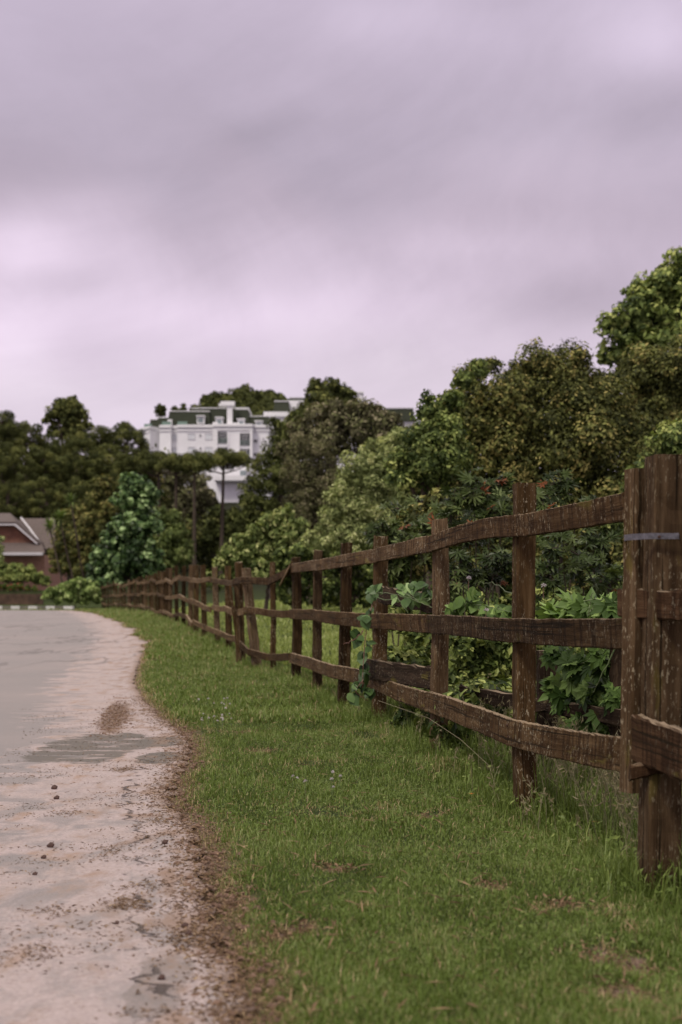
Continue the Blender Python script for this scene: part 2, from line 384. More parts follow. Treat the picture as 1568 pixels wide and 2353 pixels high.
def road_mat():
    m, nt, b, out = newmat('asphalt_with_pink_sand'); k = N(nt)
    p = k.geo(); e = k.attr('edge')         # metres in from the ragged edge
    s = k.n('ShaderNodeSeparateXYZ'); k.link(p, s.inputs[0]); X, Y = s.outputs[0], s.outputs[1]
    grit = k.noise(p, 230, 3, .7); grit2 = k.noise(p, 70, 4, .6)
    n1 = k.noise(p, 2.2, 6, .62, .6); n2 = k.noise(k.scale(p, (1, .45, 1)), 5.5, 5, .6, .3); n0 = k.noise(p, .35, 4, .6)
    asp = k.ramp(grit, [(.25, (.16, .142, .14, 1)), (.5, (.30, .268, .268, 1)), (.75, (.50, .45, .45, 1))])
    asp = k.mix(k.step(n0, .35, .7), asp, k.mix(.35, asp, (.42, .345, .335, 1)))
    sand = k.ramp(grit2, [(.25, (.39, .300, .30, 1)), (.5, (.50, .41, .405, 1)), (.8, (.61, .505, .50, 1))])
    sand = k.mix(k.step(n2, .50, .72), sand, (.40, .275, .215, 1))
    # sand washes out from the verge: wide where the verge bulges, thin elsewhere
    lim = k.math('ADD', .95, k.math('MULTIPLY', k.math('SUBTRACT', n1, .5), 2.6))
    f = k.math('SUBTRACT', 1.0, k.step(e, k.math('SUBTRACT', lim, .16), k.math('ADD', lim, .14)))
    worn = k.step(k.noise(k.scale(p, (1.6, .8, 1)), 3.2, 8, .74, .5), .42, .64)
    nearw = k.math('SUBTRACT', 1.0, k.step(Y, 7.0, 8.6))
    f = k.math('MULTIPLY', f, k.math('SUBTRACT', 1.0, k.math('MULTIPLY', worn, k.math('ADD', .35, k.math('MULTIPLY', nearw, .55)))))
    c = k.mix(f, asp, sand)
    tan = k.noise(k.scale(p, (1, .7, 1)), 1.7, 6, .65)
    c = k.mix(k.math('MULTIPLY', k.math('MULTIPLY', k.step(tan, .44, .66), f), .35), c, (.42, .32, .275, 1))
    gr3 = k.noise(p, 95, 5, .75); gr4 = k.noise(k.scale(p, (1, .6, 1)), 14, 7, .75)
    c = k.mix(k.math('MULTIPLY', k.step(gr3, .48, .70), .38), c, (.20, .165, .15, 1))
    c = k.mix(k.math('MULTIPLY', k.step(gr4, .52, .72), k.math('ADD', .10, k.math('MULTIPLY', f, .30))), c, (.26, .19, .15, 1))
    # dark tarmac repair with a broken outline
    nn = k.math('MULTIPLY', k.math('SUBTRACT', k.noise(p, 4.5, 7, .7), .5), .9)
    def patch(cx, cy, rx, ry):
        dx = k.math('DIVIDE', k.math('SUBTRACT', X, cx), rx); dy = k.math('DIVIDE', k.math('SUBTRACT', Y, cy), ry)
        d = k.math('SQRT', k.math('ADD', k.math('POWER', k.math('ABSOLUTE', dx), 3.0), k.math('POWER', k.math('ABSOLUTE', dy), 3.0)))
        return k.math('SUBTRACT', 1.0, k.step(k.math('ADD', d, k.math('MULTIPLY', nn, 2.2)), .84, 1.04))
    pf = k.math('MAXIMUM', patch(-1.80, 10.3, .37, 1.10), k.math('MAXIMUM', patch(-1.40, 10.7, .28, .42), patch(-.50, 3.9, .08, .33)))
    pf = k.math('MAXIMUM', pf, patch(-1.22, 9.6, .16, .35))
    pf = k.math('MULTIPLY', pf, k.math('ADD', .5, k.math('MULTIPLY', k.step(Y, 4.5, 7.0), .5)))
    dk = k.ramp(grit, [(.25, (.105, .092, .08, 1)), (.55, (.19, .168, .155, 1)), (.8, (.30, .265, .25, 1))])
    sandy = k.step(k.noise(k.scale(p, (1, 2.2, 1)), 2.6, 5, .65), .53, .62)
    c = k.mix(k.math('MULTIPLY', pf, k.math('SUBTRACT', 1.0, k.math('MULTIPLY', sandy, .75))), c, dk)
    # brown soil washed over
    br = k.math('MAXIMUM', k.math('MULTIPLY', k.step(n2, .48, .62), k.math('SUBTRACT', 1.0, k.step(e, .05, .55))), k.math('SUBTRACT', 1.0, k.step(k.math('ADD', e, k.math('MULTIPLY', k.math('SUBTRACT', n2, .5), .25)), .0, .12)))
    c = k.mix(k.math('MULTIPLY', br, .75), c, (.30, .205, .16, 1))
    pile = k.math('ADD', k.math('POWER', k.math('DIVIDE', k.math('SUBTRACT', k.math('ADD', X, k.math('MULTIPLY', k.math('SUBTRACT', Y, 11.5), .123)), -1.88), .15), 2.0), k.math('POWER', k.math('DIVIDE', k.math('SUBTRACT', Y, 13.1), 2.1), 2.0))
    pile = k.math('SUBTRACT', 1.0, k.step(k.math('ADD', pile, k.math('MULTIPLY', nn, 3.0)), .3, 1.2))
    c = k.mix(k.math('MULTIPLY', pile, .7), c, (.17, .10, .065, 1))
    # flecks of straw
    fl = k.noise(k.scale(p, (34, 120, 1)), 1, 2, .5, .8)
    c = k.mix(k.math('MULTIPLY', k.step(fl, .60, .68), k.math('MULTIPLY', f, .6)), c, (.25, .17, .09, 1))
    # long crack parallel to the verge and thin wandering ones further out
    cr = k.math('ABSOLUTE', k.math('SUBTRACT', k.math('ADD', e, k.math('MULTIPLY', k.math('SUBTRACT', k.noise(p, 3.5, 6, .68), .5), .28)), .24))
    crm = k.math('MULTIPLY', k.math('SUBTRACT', 1.0, k.step(cr, .004, .017)), k.math('SUBTRACT', 1.0, k.step(Y, 9.0, 10.0)))
    crm = k.math('MULTIPLY', crm, k.step(k.noise(p, 4.5, 3, .6), .42, .56))
    c2 = k.math('ABSOLUTE', k.math('SUBTRACT', k.noise(k.scale(p, (.5, .12, 1)), 1.6, 3, .5), .5))
    crf = k.math('MULTIPLY', k.math('SUBTRACT', 1.0, k.step(c2, .004, .014)), k.step(Y, 20.0, 24.0))
    c = k.mix(k.math('MULTIPLY', crm, .8), c, (.07, .055, .05, 1))
    c = k.mix(k.math('MULTIPLY', crf, .55), c, (.16, .14, .14, 1))
    k.link(c, b.inputs['Base Color']); b.inputs['Roughness'].default_value = .93; b.inputs['Specular IOR Level'].default_value = .2
    h = k.math('ADD', k.math('MULTIPLY', grit, .5), k.math('ADD', n1, k.math('MULTIPLY', crm, -3.0)))
    k.link(k.bump(h, .010, .8), b.inputs['Normal'])
    return m
M['road'] = road_mat()

# ------------------------------------------------------------------ ground and road
def spaced(a, b, d0, gr):
    o = [a]; d = d0
    while o[-1] < b: o.append(o[-1]+d); d *= gr
    return np.array(o)
ys = np.concatenate([[-20., -8, -3, 0, 1.5], spaced(2.4, 60, .07, 1.012), spaced(61.5, 2500, 1.6, 1.06)])
xp = spaced(0, 1200, .06, 1.05)
xs = np.concatenate([-spaced(2.0, 1200, .10, 1.06)[::-1], np.arange(-1.95, 2.6, .07), 2.6+spaced(0, 1200, .08, 1.06)])
XX, YY = np.meshgrid(xs, ys); ZZ = G(XX, YY)
nx, ny = len(xs), len(ys)
idx = np.arange(nx*ny).reshape(ny, nx)
Fq = np.stack([idx[:-1, :-1], idx[:-1, 1:], idx[1:, 1:], idx[1:, :-1]], -1).reshape(-1, 4)
VV = np.stack([XX, YY, ZZ], -1).reshape(-1, 3)
ed = (XX-xe(YY)).ravel()
put('ground', VV, Fq, M['ground'], origin=(0, 0, 0), kind='structure', label='soil and turf ground running back to the hillside', smooth=True,
    attrs={'edge': np.clip(ed, -50, 50), 'dist': YY.ravel(), 'divot': divot(XX, YY).ravel()})

rys = np.concatenate([[-15., -5, 0, 1.5], spaced(2.2, 60, .05, 1.008), np.arange(61, 130, 1.2)])
ts = np.concatenate([[0, .02, .05, .1, .2, .35, .6, 1, 1.7, 3, 5, 8, 13, 22, 40, 80]])
RV = []; RE = []
for y in rys:
    x1 = float(xe(y))+.03+.03*math.sin(y*17)+.02*math.sin(y*41.)
    for t in ts:
        z = float(np.interp(y, PY_, PZ_))+.004-(.012 if t == 0 else 0)
        RV.append((x1-t, y, z)); RE.append(t)
RV = np.array(RV); nr, nt_ = len(rys), len(ts)
idx = np.arange(nr*nt_).reshape(nr, nt_)
Fq = np.stack([idx[:-1, :-1], idx[1:, :-1], idx[1:, 1:], idx[:-1, 1:]], -1).reshape(-1, 4)
put('road', RV, Fq, M['road'], origin=(-2, 0, 0), kind='structure', label='pinkish grey asphalt road with sandy broken edge', smooth=True, attrs={'edge': np.array(RE)})

# kerb: alternate white and bare stones along the far bend
kd = np.array([-28.8, 9.6]); kL = np.linalg.norm(kd); kd = kd/kL
kp = [MB(), MB()]
s = 0; i = 0
while s < 29:
    ln = .56 if i % 2 else .60
    c = np.array([-15.4, 82.0])+kd*(s+ln/2); z = float(np.interp(c[1], PY_, PZ_))
    kp[i % 2].box((c[0], c[1]-.1, z+.11), (ln-.02, .22, .25), math.atan2(kd[1], kd[0])); s += ln; i += 1
k0 = kp[0]; Vk = np.array(k0.V+kp[1].V); Fk = np.array(k0.F[4]+[[q+k0.n for q in f] for f in kp[1].F[4]])
put('kerb', Vk, Fk, [M['kerbwhite'], M['kerbgrey']], kind='structure', label='kerb painted alternately white along the far bend', midx=[0]*len(k0.F[4])+[1]*len(kp[1].F[4]))

# ------------------------------------------------------------------ leaves
def rotmats(nrm, g, spin=None):
    nrm = nrm/(np.linalg.norm(nrm, axis=1)[:, None]+1e-9)
    a = g.normal(size=nrm.shape); x = np.cross(nrm, a); x /= np.linalg.norm(x, axis=1)[:, None]+1e-9
    y = np.cross(nrm, x)
    return np.stack([x, y, nrm], -1)
T_LEAF = (np.array([[0, -.5, 0], [.27, 0, .07], [0, .55, -.03], [-.27, 0, .07]]), np.array([[0, 1, 2], [0, 2, 3]]))
T_LONG = (np.array([[0, -.5, 0], [.13, 0, .05], [0, .6, -.1], [-.13, 0, .05]]), np.array([[0, 1, 2], [0, 2, 3]]))
def oval():
    t = np.linspace(0, 1, 5); w = np.array([.10, .36, .40, .22, 0.0])
    V = [];
    for a, b in zip(t, w): V += [[-b, a-.3, .10*b+.0-.12*a*a], [0, a-.3, -.12*a*a], [b, a-.3, .10*b-.12*a*a]]
    Fc = []
    for i in range(4):
        for j in range(2): Fc.append([i*3+j, i*3+j+1, i*3+3+j+1]); Fc.append([i*3+j, i*3+3+j+1, i*3+3+j])
    return np.array(V), np.array(Fc)
T_OVAL = oval()
def lobed(angs, lens, gap, w0=.16):
    V = [[0, 0, 0]]; n = len(angs)
    for i, (a, l) in enumerate(zip(angs, lens)):
        V.append([l*math.sin(a), l*math.cos(a), -.12*l])
        if i < n-1:
            m = (a+angs[i+1])/2; V.append([gap*math.sin(m), gap*math.cos(m), .05])
    Fc = [[0, i+1, i] for i in range(1, len(V)-1)]
    return np.array(V), np.array(Fc)
def lobed2(angs, lens, gap, hw):
    V = [[0, 0, 0]]; n = len(angs)
    for i, (a, l) in enumerate(zip(angs, lens)):
        for da, ll in ((-hw, l*.62), (0, l), (hw, l*.62)):
            V.append([ll*math.sin(a+da), ll*math.cos(a+da), -.15*ll*ll+.02])
        if i < n-1:
            m = (a+angs[i+1])/2; V.append([gap*math.sin(m), gap*math.cos(m), .04])
    return np.array(V), np.array([[0, i+1, i] for i in range(1, len(V)-1)])
T_STAR = lobed2([-2.45, -1.6, -.95, -.4, .2, .8, 1.5, 2.4], [.36, .5, .58, .64, .62, .56, .5, .36], .20, .15)
T_SQUASH = lobed2([-2.45, -1.45, -.72, 0, .72, 1.45, 2.45], [.42, .50, .50, .66, .50, .50, .42], .34, .30)
T_IVY = lobed([-2.3, -1.2, 0, 1.2, 2.3], [.42, .5, .62, .5, .42], .36)
T_SPIKE = (np.array([[-.05, 0, 0], [.05, 0, 0], [.05, .6, .06], [-.05, .6, .06], [0, 1, 0]]), np.array([[0, 1, 2], [0, 2, 3], [3, 2, 4]]))

def scatter(tpl, pos, R, size, tint):
    tv, tf = tpl; n = len(pos); k = len(tv)
    size = np.broadcast_to(size, (n,))
    V = np.einsum('nij,kj->nki', R, tv)*size[:, None, None]+pos[:, None]
    Fc = (tf[None]+(np.arange(n)*k)[:, None, None]).reshape(-1, tf.shape[1])
    return V.reshape(-1, 3), Fc, np.repeat(tint, k)

def crown_leaves(blobs, leaf, tpl, g, cover=5, clump=.34, up=.35, base=None, flat=1.0, tspread=.26, droop=0, inner=.25, tbias=0, maxn=70000, kmul=1.0):
    """blobs: (centre, radius) in metres. Leaves sit in sub-clumps over each blob with gaps between."""
    P = []; Nn = []; T = []
    A = np.array([b[1]**2 for b in blobs]); la = leaf*leaf*.32
    tot = min(maxn, cover*PI*A.sum()*2.0/la)
    for (c, r), a in zip(blobs, A):
        n = max(30, int(tot*a/A.sum()))
        kk = max(6, int(kmul*26*g.uniform(.8, 1.25)))
        d = g.normal(size=(kk, 3)); d /= np.linalg.norm(d, axis=1)[:, None]
        d[:, 2] = np.where(d[:, 2] < -.5, -d[:, 2], d[:, 2])
        cc = c+d*r*g.uniform(.55, 1.14, (kk, 1))*np.array([1, 1, flat])
        cs = r*clump*g.uniform(.45, 1.4, kk)
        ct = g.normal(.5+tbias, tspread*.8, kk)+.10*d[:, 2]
        w = cs**2; w /= w.sum()
        ni = int(n*inner)
        pick = g.choice(kk, n-ni, p=w)
        q = g.normal(size=(n-ni, 3)); q /= np.linalg.norm(q, axis=1)[:, None]
        rr = g.uniform(.35, 1.1, (n-ni, 1))**.6
        pos = cc[pick]+q*rr*cs[pick][:, None]*np.array([1, 1, .8])
        if droop: pos[:, 2] -= droop*g.random(n-ni)**2
        nn = q+d[pick]*.5+np.array([0, 0, up])+g.normal(0, .45, q.shape)
        P.append(pos); Nn.append(nn); T.append(ct[pick]+g.normal(0, tspread, n-ni))
        q = g.normal(size=(ni, 3)); q /= np.linalg.norm(q, axis=1)[:, None]
        P.append(c+q*r*g.uniform(.2, .8, (ni, 1))*np.array([1, 1, flat])); Nn.append(q+g.normal(0, .6, q.shape)); T.append(np.full(ni, .3)+g.normal(0, tspread, ni))  # inner leaves tinted darker: shade inside the crown put into the colour
    P = np.concatenate(P); Nn = np.concatenate(Nn); T = np.clip(np.concatenate(T), 0, 1)
    keep = P[:, 2] > G(P[:, 0], P[:, 1])-.02
    P, Nn, T = P[keep], Nn[keep], T[keep]
    R = rotmats(Nn, g)
    return scatter(tpl, P, R, leaf*g.uniform(.5, 1.5, len(P)), T)

def branches(base, targets, r0, g, k=6):
    parts = []
    base = np.array(base, float); top = np.mean(targets, axis=0)
    tk = base+(top-base)*.45; tk[2] = base[2]+(top[2]-base[2])*.45
    n = 8; t = np.linspace(0, 1, n)[:, None]
    path = base+(tk-base)*t+np.concatenate([g.normal(0, r0*.35, (n, 2)), np.zeros((n, 1))], 1)*t
    parts.append(tube(path, r0*(1.15-.45*t[:, 0]), k+2))
    st = path[-1]
    for q in targets:
        q = np.asarray(q); n = 7; t = np.linspace(0, 1, n)[:, None]
        bend = np.array([0, 0, 1.])*np.sin(t*PI)*.12*np.linalg.norm(q-st)
        pth = st+(q-st)*t+bend+g.normal(0, r0*.3, (n, 3))*t
        parts.append(tube(pth, r0*(.62*(1-t[:, 0])**.8+.08), k))
    return join(parts)

def blobs_px(lst, Y, g, dy=.35):
    o = []
    for b in lst:
        px, py, r = b[:3]; yy = Y*(1+(b[3] if len(b) > 3 else 0))
        o.append((W(px, py, yy)+np.array([0, g.uniform(-dy, dy)*r*yy/F, 0]), r*yy/F))
    return o

seedc = [100]
def tree(name, label, cat, Y, lst, mat, leaf, tpl=T_LEAF, group=None, basepx=None, r0=None, bark='bark', nb=6, kindleaf='crown', trunkname='trunk', **kw):
    seedc[0] += 1; g = np.random.default_rng(seedc[0])
    bl = blobs_px(lst, Y, g)
    cs = np.array([b[0] for b in bl]); rs = np.array([b[1] for b in bl])
    bx = np.average(cs[:, 0], weights=rs**2) if basepx is None else (basepx-CX)*Y/F
    base = np.array([bx, Y, 0.]); base[2] = float(G(bx, Y))-.05
    t = thing(name, base, label, cat, group)
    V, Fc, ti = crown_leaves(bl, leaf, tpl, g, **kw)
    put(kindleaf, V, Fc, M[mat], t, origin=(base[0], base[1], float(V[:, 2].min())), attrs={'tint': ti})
    h = cs[:, 2].max()-base[2]
    r0 = r0 or max(.03, h*.022)
    order = np.argsort(-rs)[:nb]
    V, Fc = branches(base, [cs[i] for i in order], r0, g)
    put(trunkname, V, Fc, M[bark], t, origin=base, smooth=True)
    return t

# ---- shrubs and trees beyond the fence, right side
GR = 'shrubs and trees massed beyond the fence'
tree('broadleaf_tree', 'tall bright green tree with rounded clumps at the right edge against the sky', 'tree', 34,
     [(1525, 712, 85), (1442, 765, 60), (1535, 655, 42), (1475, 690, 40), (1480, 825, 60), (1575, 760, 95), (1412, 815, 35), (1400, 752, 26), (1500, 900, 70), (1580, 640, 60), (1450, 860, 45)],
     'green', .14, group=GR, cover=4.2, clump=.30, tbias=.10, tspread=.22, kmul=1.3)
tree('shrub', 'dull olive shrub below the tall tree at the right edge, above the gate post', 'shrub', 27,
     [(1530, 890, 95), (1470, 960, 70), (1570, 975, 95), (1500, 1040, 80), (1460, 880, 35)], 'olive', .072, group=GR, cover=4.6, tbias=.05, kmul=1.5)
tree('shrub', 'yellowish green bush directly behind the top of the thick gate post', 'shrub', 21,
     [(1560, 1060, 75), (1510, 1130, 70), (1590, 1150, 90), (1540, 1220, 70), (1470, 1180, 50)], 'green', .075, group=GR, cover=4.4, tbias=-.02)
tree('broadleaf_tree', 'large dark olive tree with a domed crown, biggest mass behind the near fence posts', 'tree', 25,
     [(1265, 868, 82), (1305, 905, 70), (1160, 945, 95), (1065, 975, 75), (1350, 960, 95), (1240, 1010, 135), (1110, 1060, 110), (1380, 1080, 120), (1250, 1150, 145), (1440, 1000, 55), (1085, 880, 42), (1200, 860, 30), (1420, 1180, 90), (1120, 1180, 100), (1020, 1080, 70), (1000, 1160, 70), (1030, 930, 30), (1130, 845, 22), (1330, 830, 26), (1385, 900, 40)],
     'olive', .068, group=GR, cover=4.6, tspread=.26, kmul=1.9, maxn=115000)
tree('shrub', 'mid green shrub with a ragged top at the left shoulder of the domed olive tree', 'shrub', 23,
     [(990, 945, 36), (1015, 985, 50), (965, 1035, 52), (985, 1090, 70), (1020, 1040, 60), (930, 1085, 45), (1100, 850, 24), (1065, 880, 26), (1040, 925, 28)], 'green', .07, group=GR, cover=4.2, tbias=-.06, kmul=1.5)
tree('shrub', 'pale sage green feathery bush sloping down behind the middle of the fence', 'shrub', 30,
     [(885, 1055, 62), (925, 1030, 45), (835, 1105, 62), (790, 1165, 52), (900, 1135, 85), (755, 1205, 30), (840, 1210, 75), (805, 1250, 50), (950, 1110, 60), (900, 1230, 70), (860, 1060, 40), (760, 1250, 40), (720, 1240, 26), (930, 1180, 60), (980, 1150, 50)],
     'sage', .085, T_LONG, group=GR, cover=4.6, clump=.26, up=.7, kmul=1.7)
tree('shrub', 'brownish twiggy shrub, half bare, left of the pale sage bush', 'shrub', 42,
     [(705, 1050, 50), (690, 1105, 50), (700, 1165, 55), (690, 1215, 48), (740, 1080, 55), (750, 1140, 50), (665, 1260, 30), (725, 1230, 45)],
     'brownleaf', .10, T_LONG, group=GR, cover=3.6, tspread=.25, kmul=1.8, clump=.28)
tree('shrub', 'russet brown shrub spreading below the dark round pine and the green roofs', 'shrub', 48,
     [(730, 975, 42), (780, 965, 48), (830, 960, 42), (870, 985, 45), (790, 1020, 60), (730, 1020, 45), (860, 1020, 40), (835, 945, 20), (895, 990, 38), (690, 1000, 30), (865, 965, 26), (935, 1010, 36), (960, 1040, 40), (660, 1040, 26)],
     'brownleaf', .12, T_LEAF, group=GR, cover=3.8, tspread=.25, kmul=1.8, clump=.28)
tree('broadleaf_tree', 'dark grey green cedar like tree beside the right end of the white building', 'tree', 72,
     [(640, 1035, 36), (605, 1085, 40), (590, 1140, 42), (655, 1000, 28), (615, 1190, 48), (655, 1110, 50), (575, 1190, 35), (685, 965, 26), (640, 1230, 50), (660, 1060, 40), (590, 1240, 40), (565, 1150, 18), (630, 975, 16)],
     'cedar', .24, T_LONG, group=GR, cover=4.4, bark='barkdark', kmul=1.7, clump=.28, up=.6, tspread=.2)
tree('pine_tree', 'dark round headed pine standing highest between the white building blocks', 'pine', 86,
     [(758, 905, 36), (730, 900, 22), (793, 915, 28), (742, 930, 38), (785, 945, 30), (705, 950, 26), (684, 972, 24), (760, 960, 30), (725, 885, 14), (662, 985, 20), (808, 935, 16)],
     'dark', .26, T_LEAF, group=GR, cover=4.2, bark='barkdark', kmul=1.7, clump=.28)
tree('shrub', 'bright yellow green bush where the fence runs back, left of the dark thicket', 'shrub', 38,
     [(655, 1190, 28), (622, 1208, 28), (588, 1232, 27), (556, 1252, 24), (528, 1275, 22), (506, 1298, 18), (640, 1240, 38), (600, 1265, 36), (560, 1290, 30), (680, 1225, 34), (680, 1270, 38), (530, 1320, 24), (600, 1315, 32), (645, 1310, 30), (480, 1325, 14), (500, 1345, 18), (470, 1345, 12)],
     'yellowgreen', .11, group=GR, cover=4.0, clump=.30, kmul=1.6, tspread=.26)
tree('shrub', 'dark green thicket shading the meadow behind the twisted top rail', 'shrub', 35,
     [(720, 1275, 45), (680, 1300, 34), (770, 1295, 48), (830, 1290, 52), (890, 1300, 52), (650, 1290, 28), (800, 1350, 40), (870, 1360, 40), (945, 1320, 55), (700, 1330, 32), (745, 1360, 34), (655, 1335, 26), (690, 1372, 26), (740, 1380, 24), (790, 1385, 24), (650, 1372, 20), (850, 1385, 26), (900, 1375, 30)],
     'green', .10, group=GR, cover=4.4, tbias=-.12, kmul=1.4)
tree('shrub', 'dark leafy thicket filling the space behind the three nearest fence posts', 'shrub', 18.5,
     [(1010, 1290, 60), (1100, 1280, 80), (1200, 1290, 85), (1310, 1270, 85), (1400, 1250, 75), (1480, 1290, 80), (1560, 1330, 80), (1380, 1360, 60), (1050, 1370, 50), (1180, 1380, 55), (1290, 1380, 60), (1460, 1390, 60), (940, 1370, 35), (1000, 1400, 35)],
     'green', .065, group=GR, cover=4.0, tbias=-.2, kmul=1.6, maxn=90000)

tree('shrub', 'mid green leafy bush mixed in among the castor plants above the middle rail', 'shrub', 15.6,
     [(900, 1260, 50), (960, 1210, 45), (1010, 1180, 45), (1060, 1230, 55), (1130, 1210, 50), (1180, 1170, 40), (960, 1300, 50), (1060, 1310, 50), (1260, 1200, 50), (1330, 1230, 55), (1400, 1290, 55), (1280, 1300, 55), (1180, 1290, 50), (1350, 1340, 50)],
     'olive', .075, group=GR, cover=3.2, tbias=-.06, kmul=1.5, clump=.3, nb=8)

# castor oil plants: star leaves on reddish stems
def castor(label, Y, spots, nl, seed, size=.30, tb=0):
    g = np.random.default_rng(seed)
    bx = np.mean([s[0] for s in spots]); b = W(bx, HY, Y); b[2] = float(G(b[0], b[1]))
    t = thing('castor_plant', b, label, 'castor plant', 'castor plants between fence and thicket')
    P = []; st = []
    for (px, py, r) in spots:
        c = W(px, py, Y+g.uniform(-.4, .4)); rr = r*Y/F
        q = g.normal(size=(nl, 3)); q /= np.linalg.norm(q, axis=1)[:, None]; q[:, 1] = -np.abs(q[:, 1])*.9
        p = c+q*rr*g.uniform(.35, 1.05, (nl, 1)); P.append(p)
        st.append(c)
        
    P = np.concatenate(P); n = len(P)
    nn = np.stack([g.normal(0, .5, n), g.normal(-.55, .4, n), np.abs(g.normal(.8, .3, n))], 1)
    R = rotmats(nn, g); ti = np.clip(g.normal(.50+tb, .2, n), 0, .86); ti[g.random(n) < .03] = .96
    V, Fc, tt = scatter(T_STAR, P, R, size*g.uniform(.55, 1.15, n), ti)
    put('leaves', V, Fc, M['castor'], t, origin=(b[0], b[1], float(V[:, 2].min())), attrs={'tint': tt})
    parts = []
    for c in st:
        tt_ = np.linspace(0, 1, 6)[:, None]; pth = b+(c-b)*tt_+g.normal(0, .02, (6, 3)); pth[:, 2] = b[2]+(c[2]-b[2])*tt_[:, 0]**1.3
        parts.append(tube(pth, .013*(1-.6*tt_[:, 0])))
    for i in g.choice(n, min(n, 70), replace=False):
        c = st[int(np.argmin([np.linalg.norm(P[i]-s) for s in st]))]; parts.append(tube(np.array([c, (c+P[i])/2+[0, 0, .03], P[i]]), .006, 4))
    V, Fc = join(parts); put('stem', V, Fc, M['bark'], t, origin=b)
castor('castor plant with pale shining star leaves showing left of the second near post', 15.5, [(930, 1180, 55), (880, 1230, 45), (950, 1250, 50), (905, 1300, 40), (990, 1210, 45)], 40, 31, .23, -.04)
castor('castor plant with reddish leaf tips above the top rail between the two near posts', 14.5, [(1090, 1130, 50), (1040, 1170, 50), (1130, 1180, 50), (1080, 1220, 50), (1150, 1130, 40)], 40, 32, .21, -.08)
castor('castor plant reaching over the top rail just right of the nearest free post', 13.5, [(1290, 1120, 45), (1250, 1160, 40), (1330, 1170, 45), (1270, 1220, 45)], 30, 33, .19, -.16)
castor('castor plant with grey green leaves under the sloping rail right of the nearest free post', 12.5, [(1290, 1270, 55), (1340, 1300, 55), (1260, 1330, 50), (1370, 1250, 45), (1400, 1340, 50)], 34, 34, .18, -.14)
castor('castor plant half hidden low behind the second near post', 13, [(1060, 1300, 45), (1110, 1330, 45), (1030, 1350, 40), (1140, 1290, 35)], 30, 35, .18, -.2)

# ---- left side, round the bend
GL = 'trees and bushes at the bend of the road'
tree('vine_covered_tree', 'tall tree smothered in large pale vine leaves where the fence ends', 'tree', 104,
     [(312, 1122, 30), (298, 1148, 34), (338, 1148, 30), (318, 1190, 44), (322, 1240, 46), (288, 1225, 34), (262, 1262, 36), (240, 1290, 34), (305, 1290, 52), (222, 1305, 22), (345, 1290, 36), (236, 1335, 30), (210, 1335, 15), (350, 1215, 24), (290, 1102, 14), (352, 1140, 14), (225, 1362, 20), (270, 1330, 40), (340, 1330, 36)],
     'vine', .25, T_OVAL, group=GL, cover=3.0, tbias=-.10, tspread=.34, kmul=1.5, up=.2, clump=.28, inner=.12)
tree('shrub', 'olive bush with pale shoots between the roof and the vine covered tree', 'shrub', 113,
     [(242, 1118, 24), (228, 1150, 32), (200, 1175, 32), (170, 1195, 28), (215, 1200, 42), (160, 1235, 36), (195, 1250, 46), (150, 1275, 36), (185, 1300, 42), (145, 1305, 26), (250, 1180, 28), (235, 1230, 35)],
     'olive', .22, group=GL, cover=4, tbias=.12, kmul=1.7, clump=.28)
tree('shrub', 'rounded light green bush right of the vine covered tree, above the far fence', 'shrub', 117,
     [(392, 1205, 26), (412, 1235, 26), (390, 1255, 34), (420, 1280, 26), (395, 1300, 34), (368, 1185, 18), (430, 1255, 14), (365, 1290, 30)], 'yellowgreen', .26, group=GL, cover=4, tbias=-.14, tspread=.22)
tree('shrub', 'sprawling pale green creeper mound at the end of the far kerb', 'creeper', 93,
     [(150, 1356, 20), (122, 1366, 17), (180, 1350, 20), (205, 1370, 20), (215, 1352, 16), (165, 1374, 18), (135, 1380, 12), (190, 1382, 14), (105, 1372, 9), (225, 1378, 12)],
     'ivy', .17, T_IVY, group=GL, cover=3.6, kindleaf='foliage', trunkname='stem')
tree('shrub', 'dark rounded garden bush in front of the brick wall at the left edge', 'shrub', 106,
     [(35, 1312, 20), (15, 1325, 22), (60, 1322, 22), (40, 1335, 20), (85, 1332, 18), (105, 1338, 14), (0, 1310, 18), (-20, 1320, 24)], 'green', .17, group=GL, cover=4, tbias=.1, kindleaf='foliage', trunkname='stem')
tree('shrub', 'pale shrub touching the left edge of the photo beside the white fascia', 'shrub', 110,
     [(-6, 1262, 16), (-4, 1290, 18), (2, 1240, 9)], 'sage', .16, group=GL, cover=4, kindleaf='foliage', trunkname='stem')
tree('flower_hedge', 'low clipped hedge dotted with red flowers on top of the low wall', 'hedge', 102,
     [(10, 1351, 9), (28, 1352, 9), (46, 1351, 9), (64, 1353, 8), (80, 1354, 7), (-8, 1350, 9)], 'flowerhedge', .13, group=GL, cover=4, kindleaf='foliage', trunkname='stem', r0=.03)

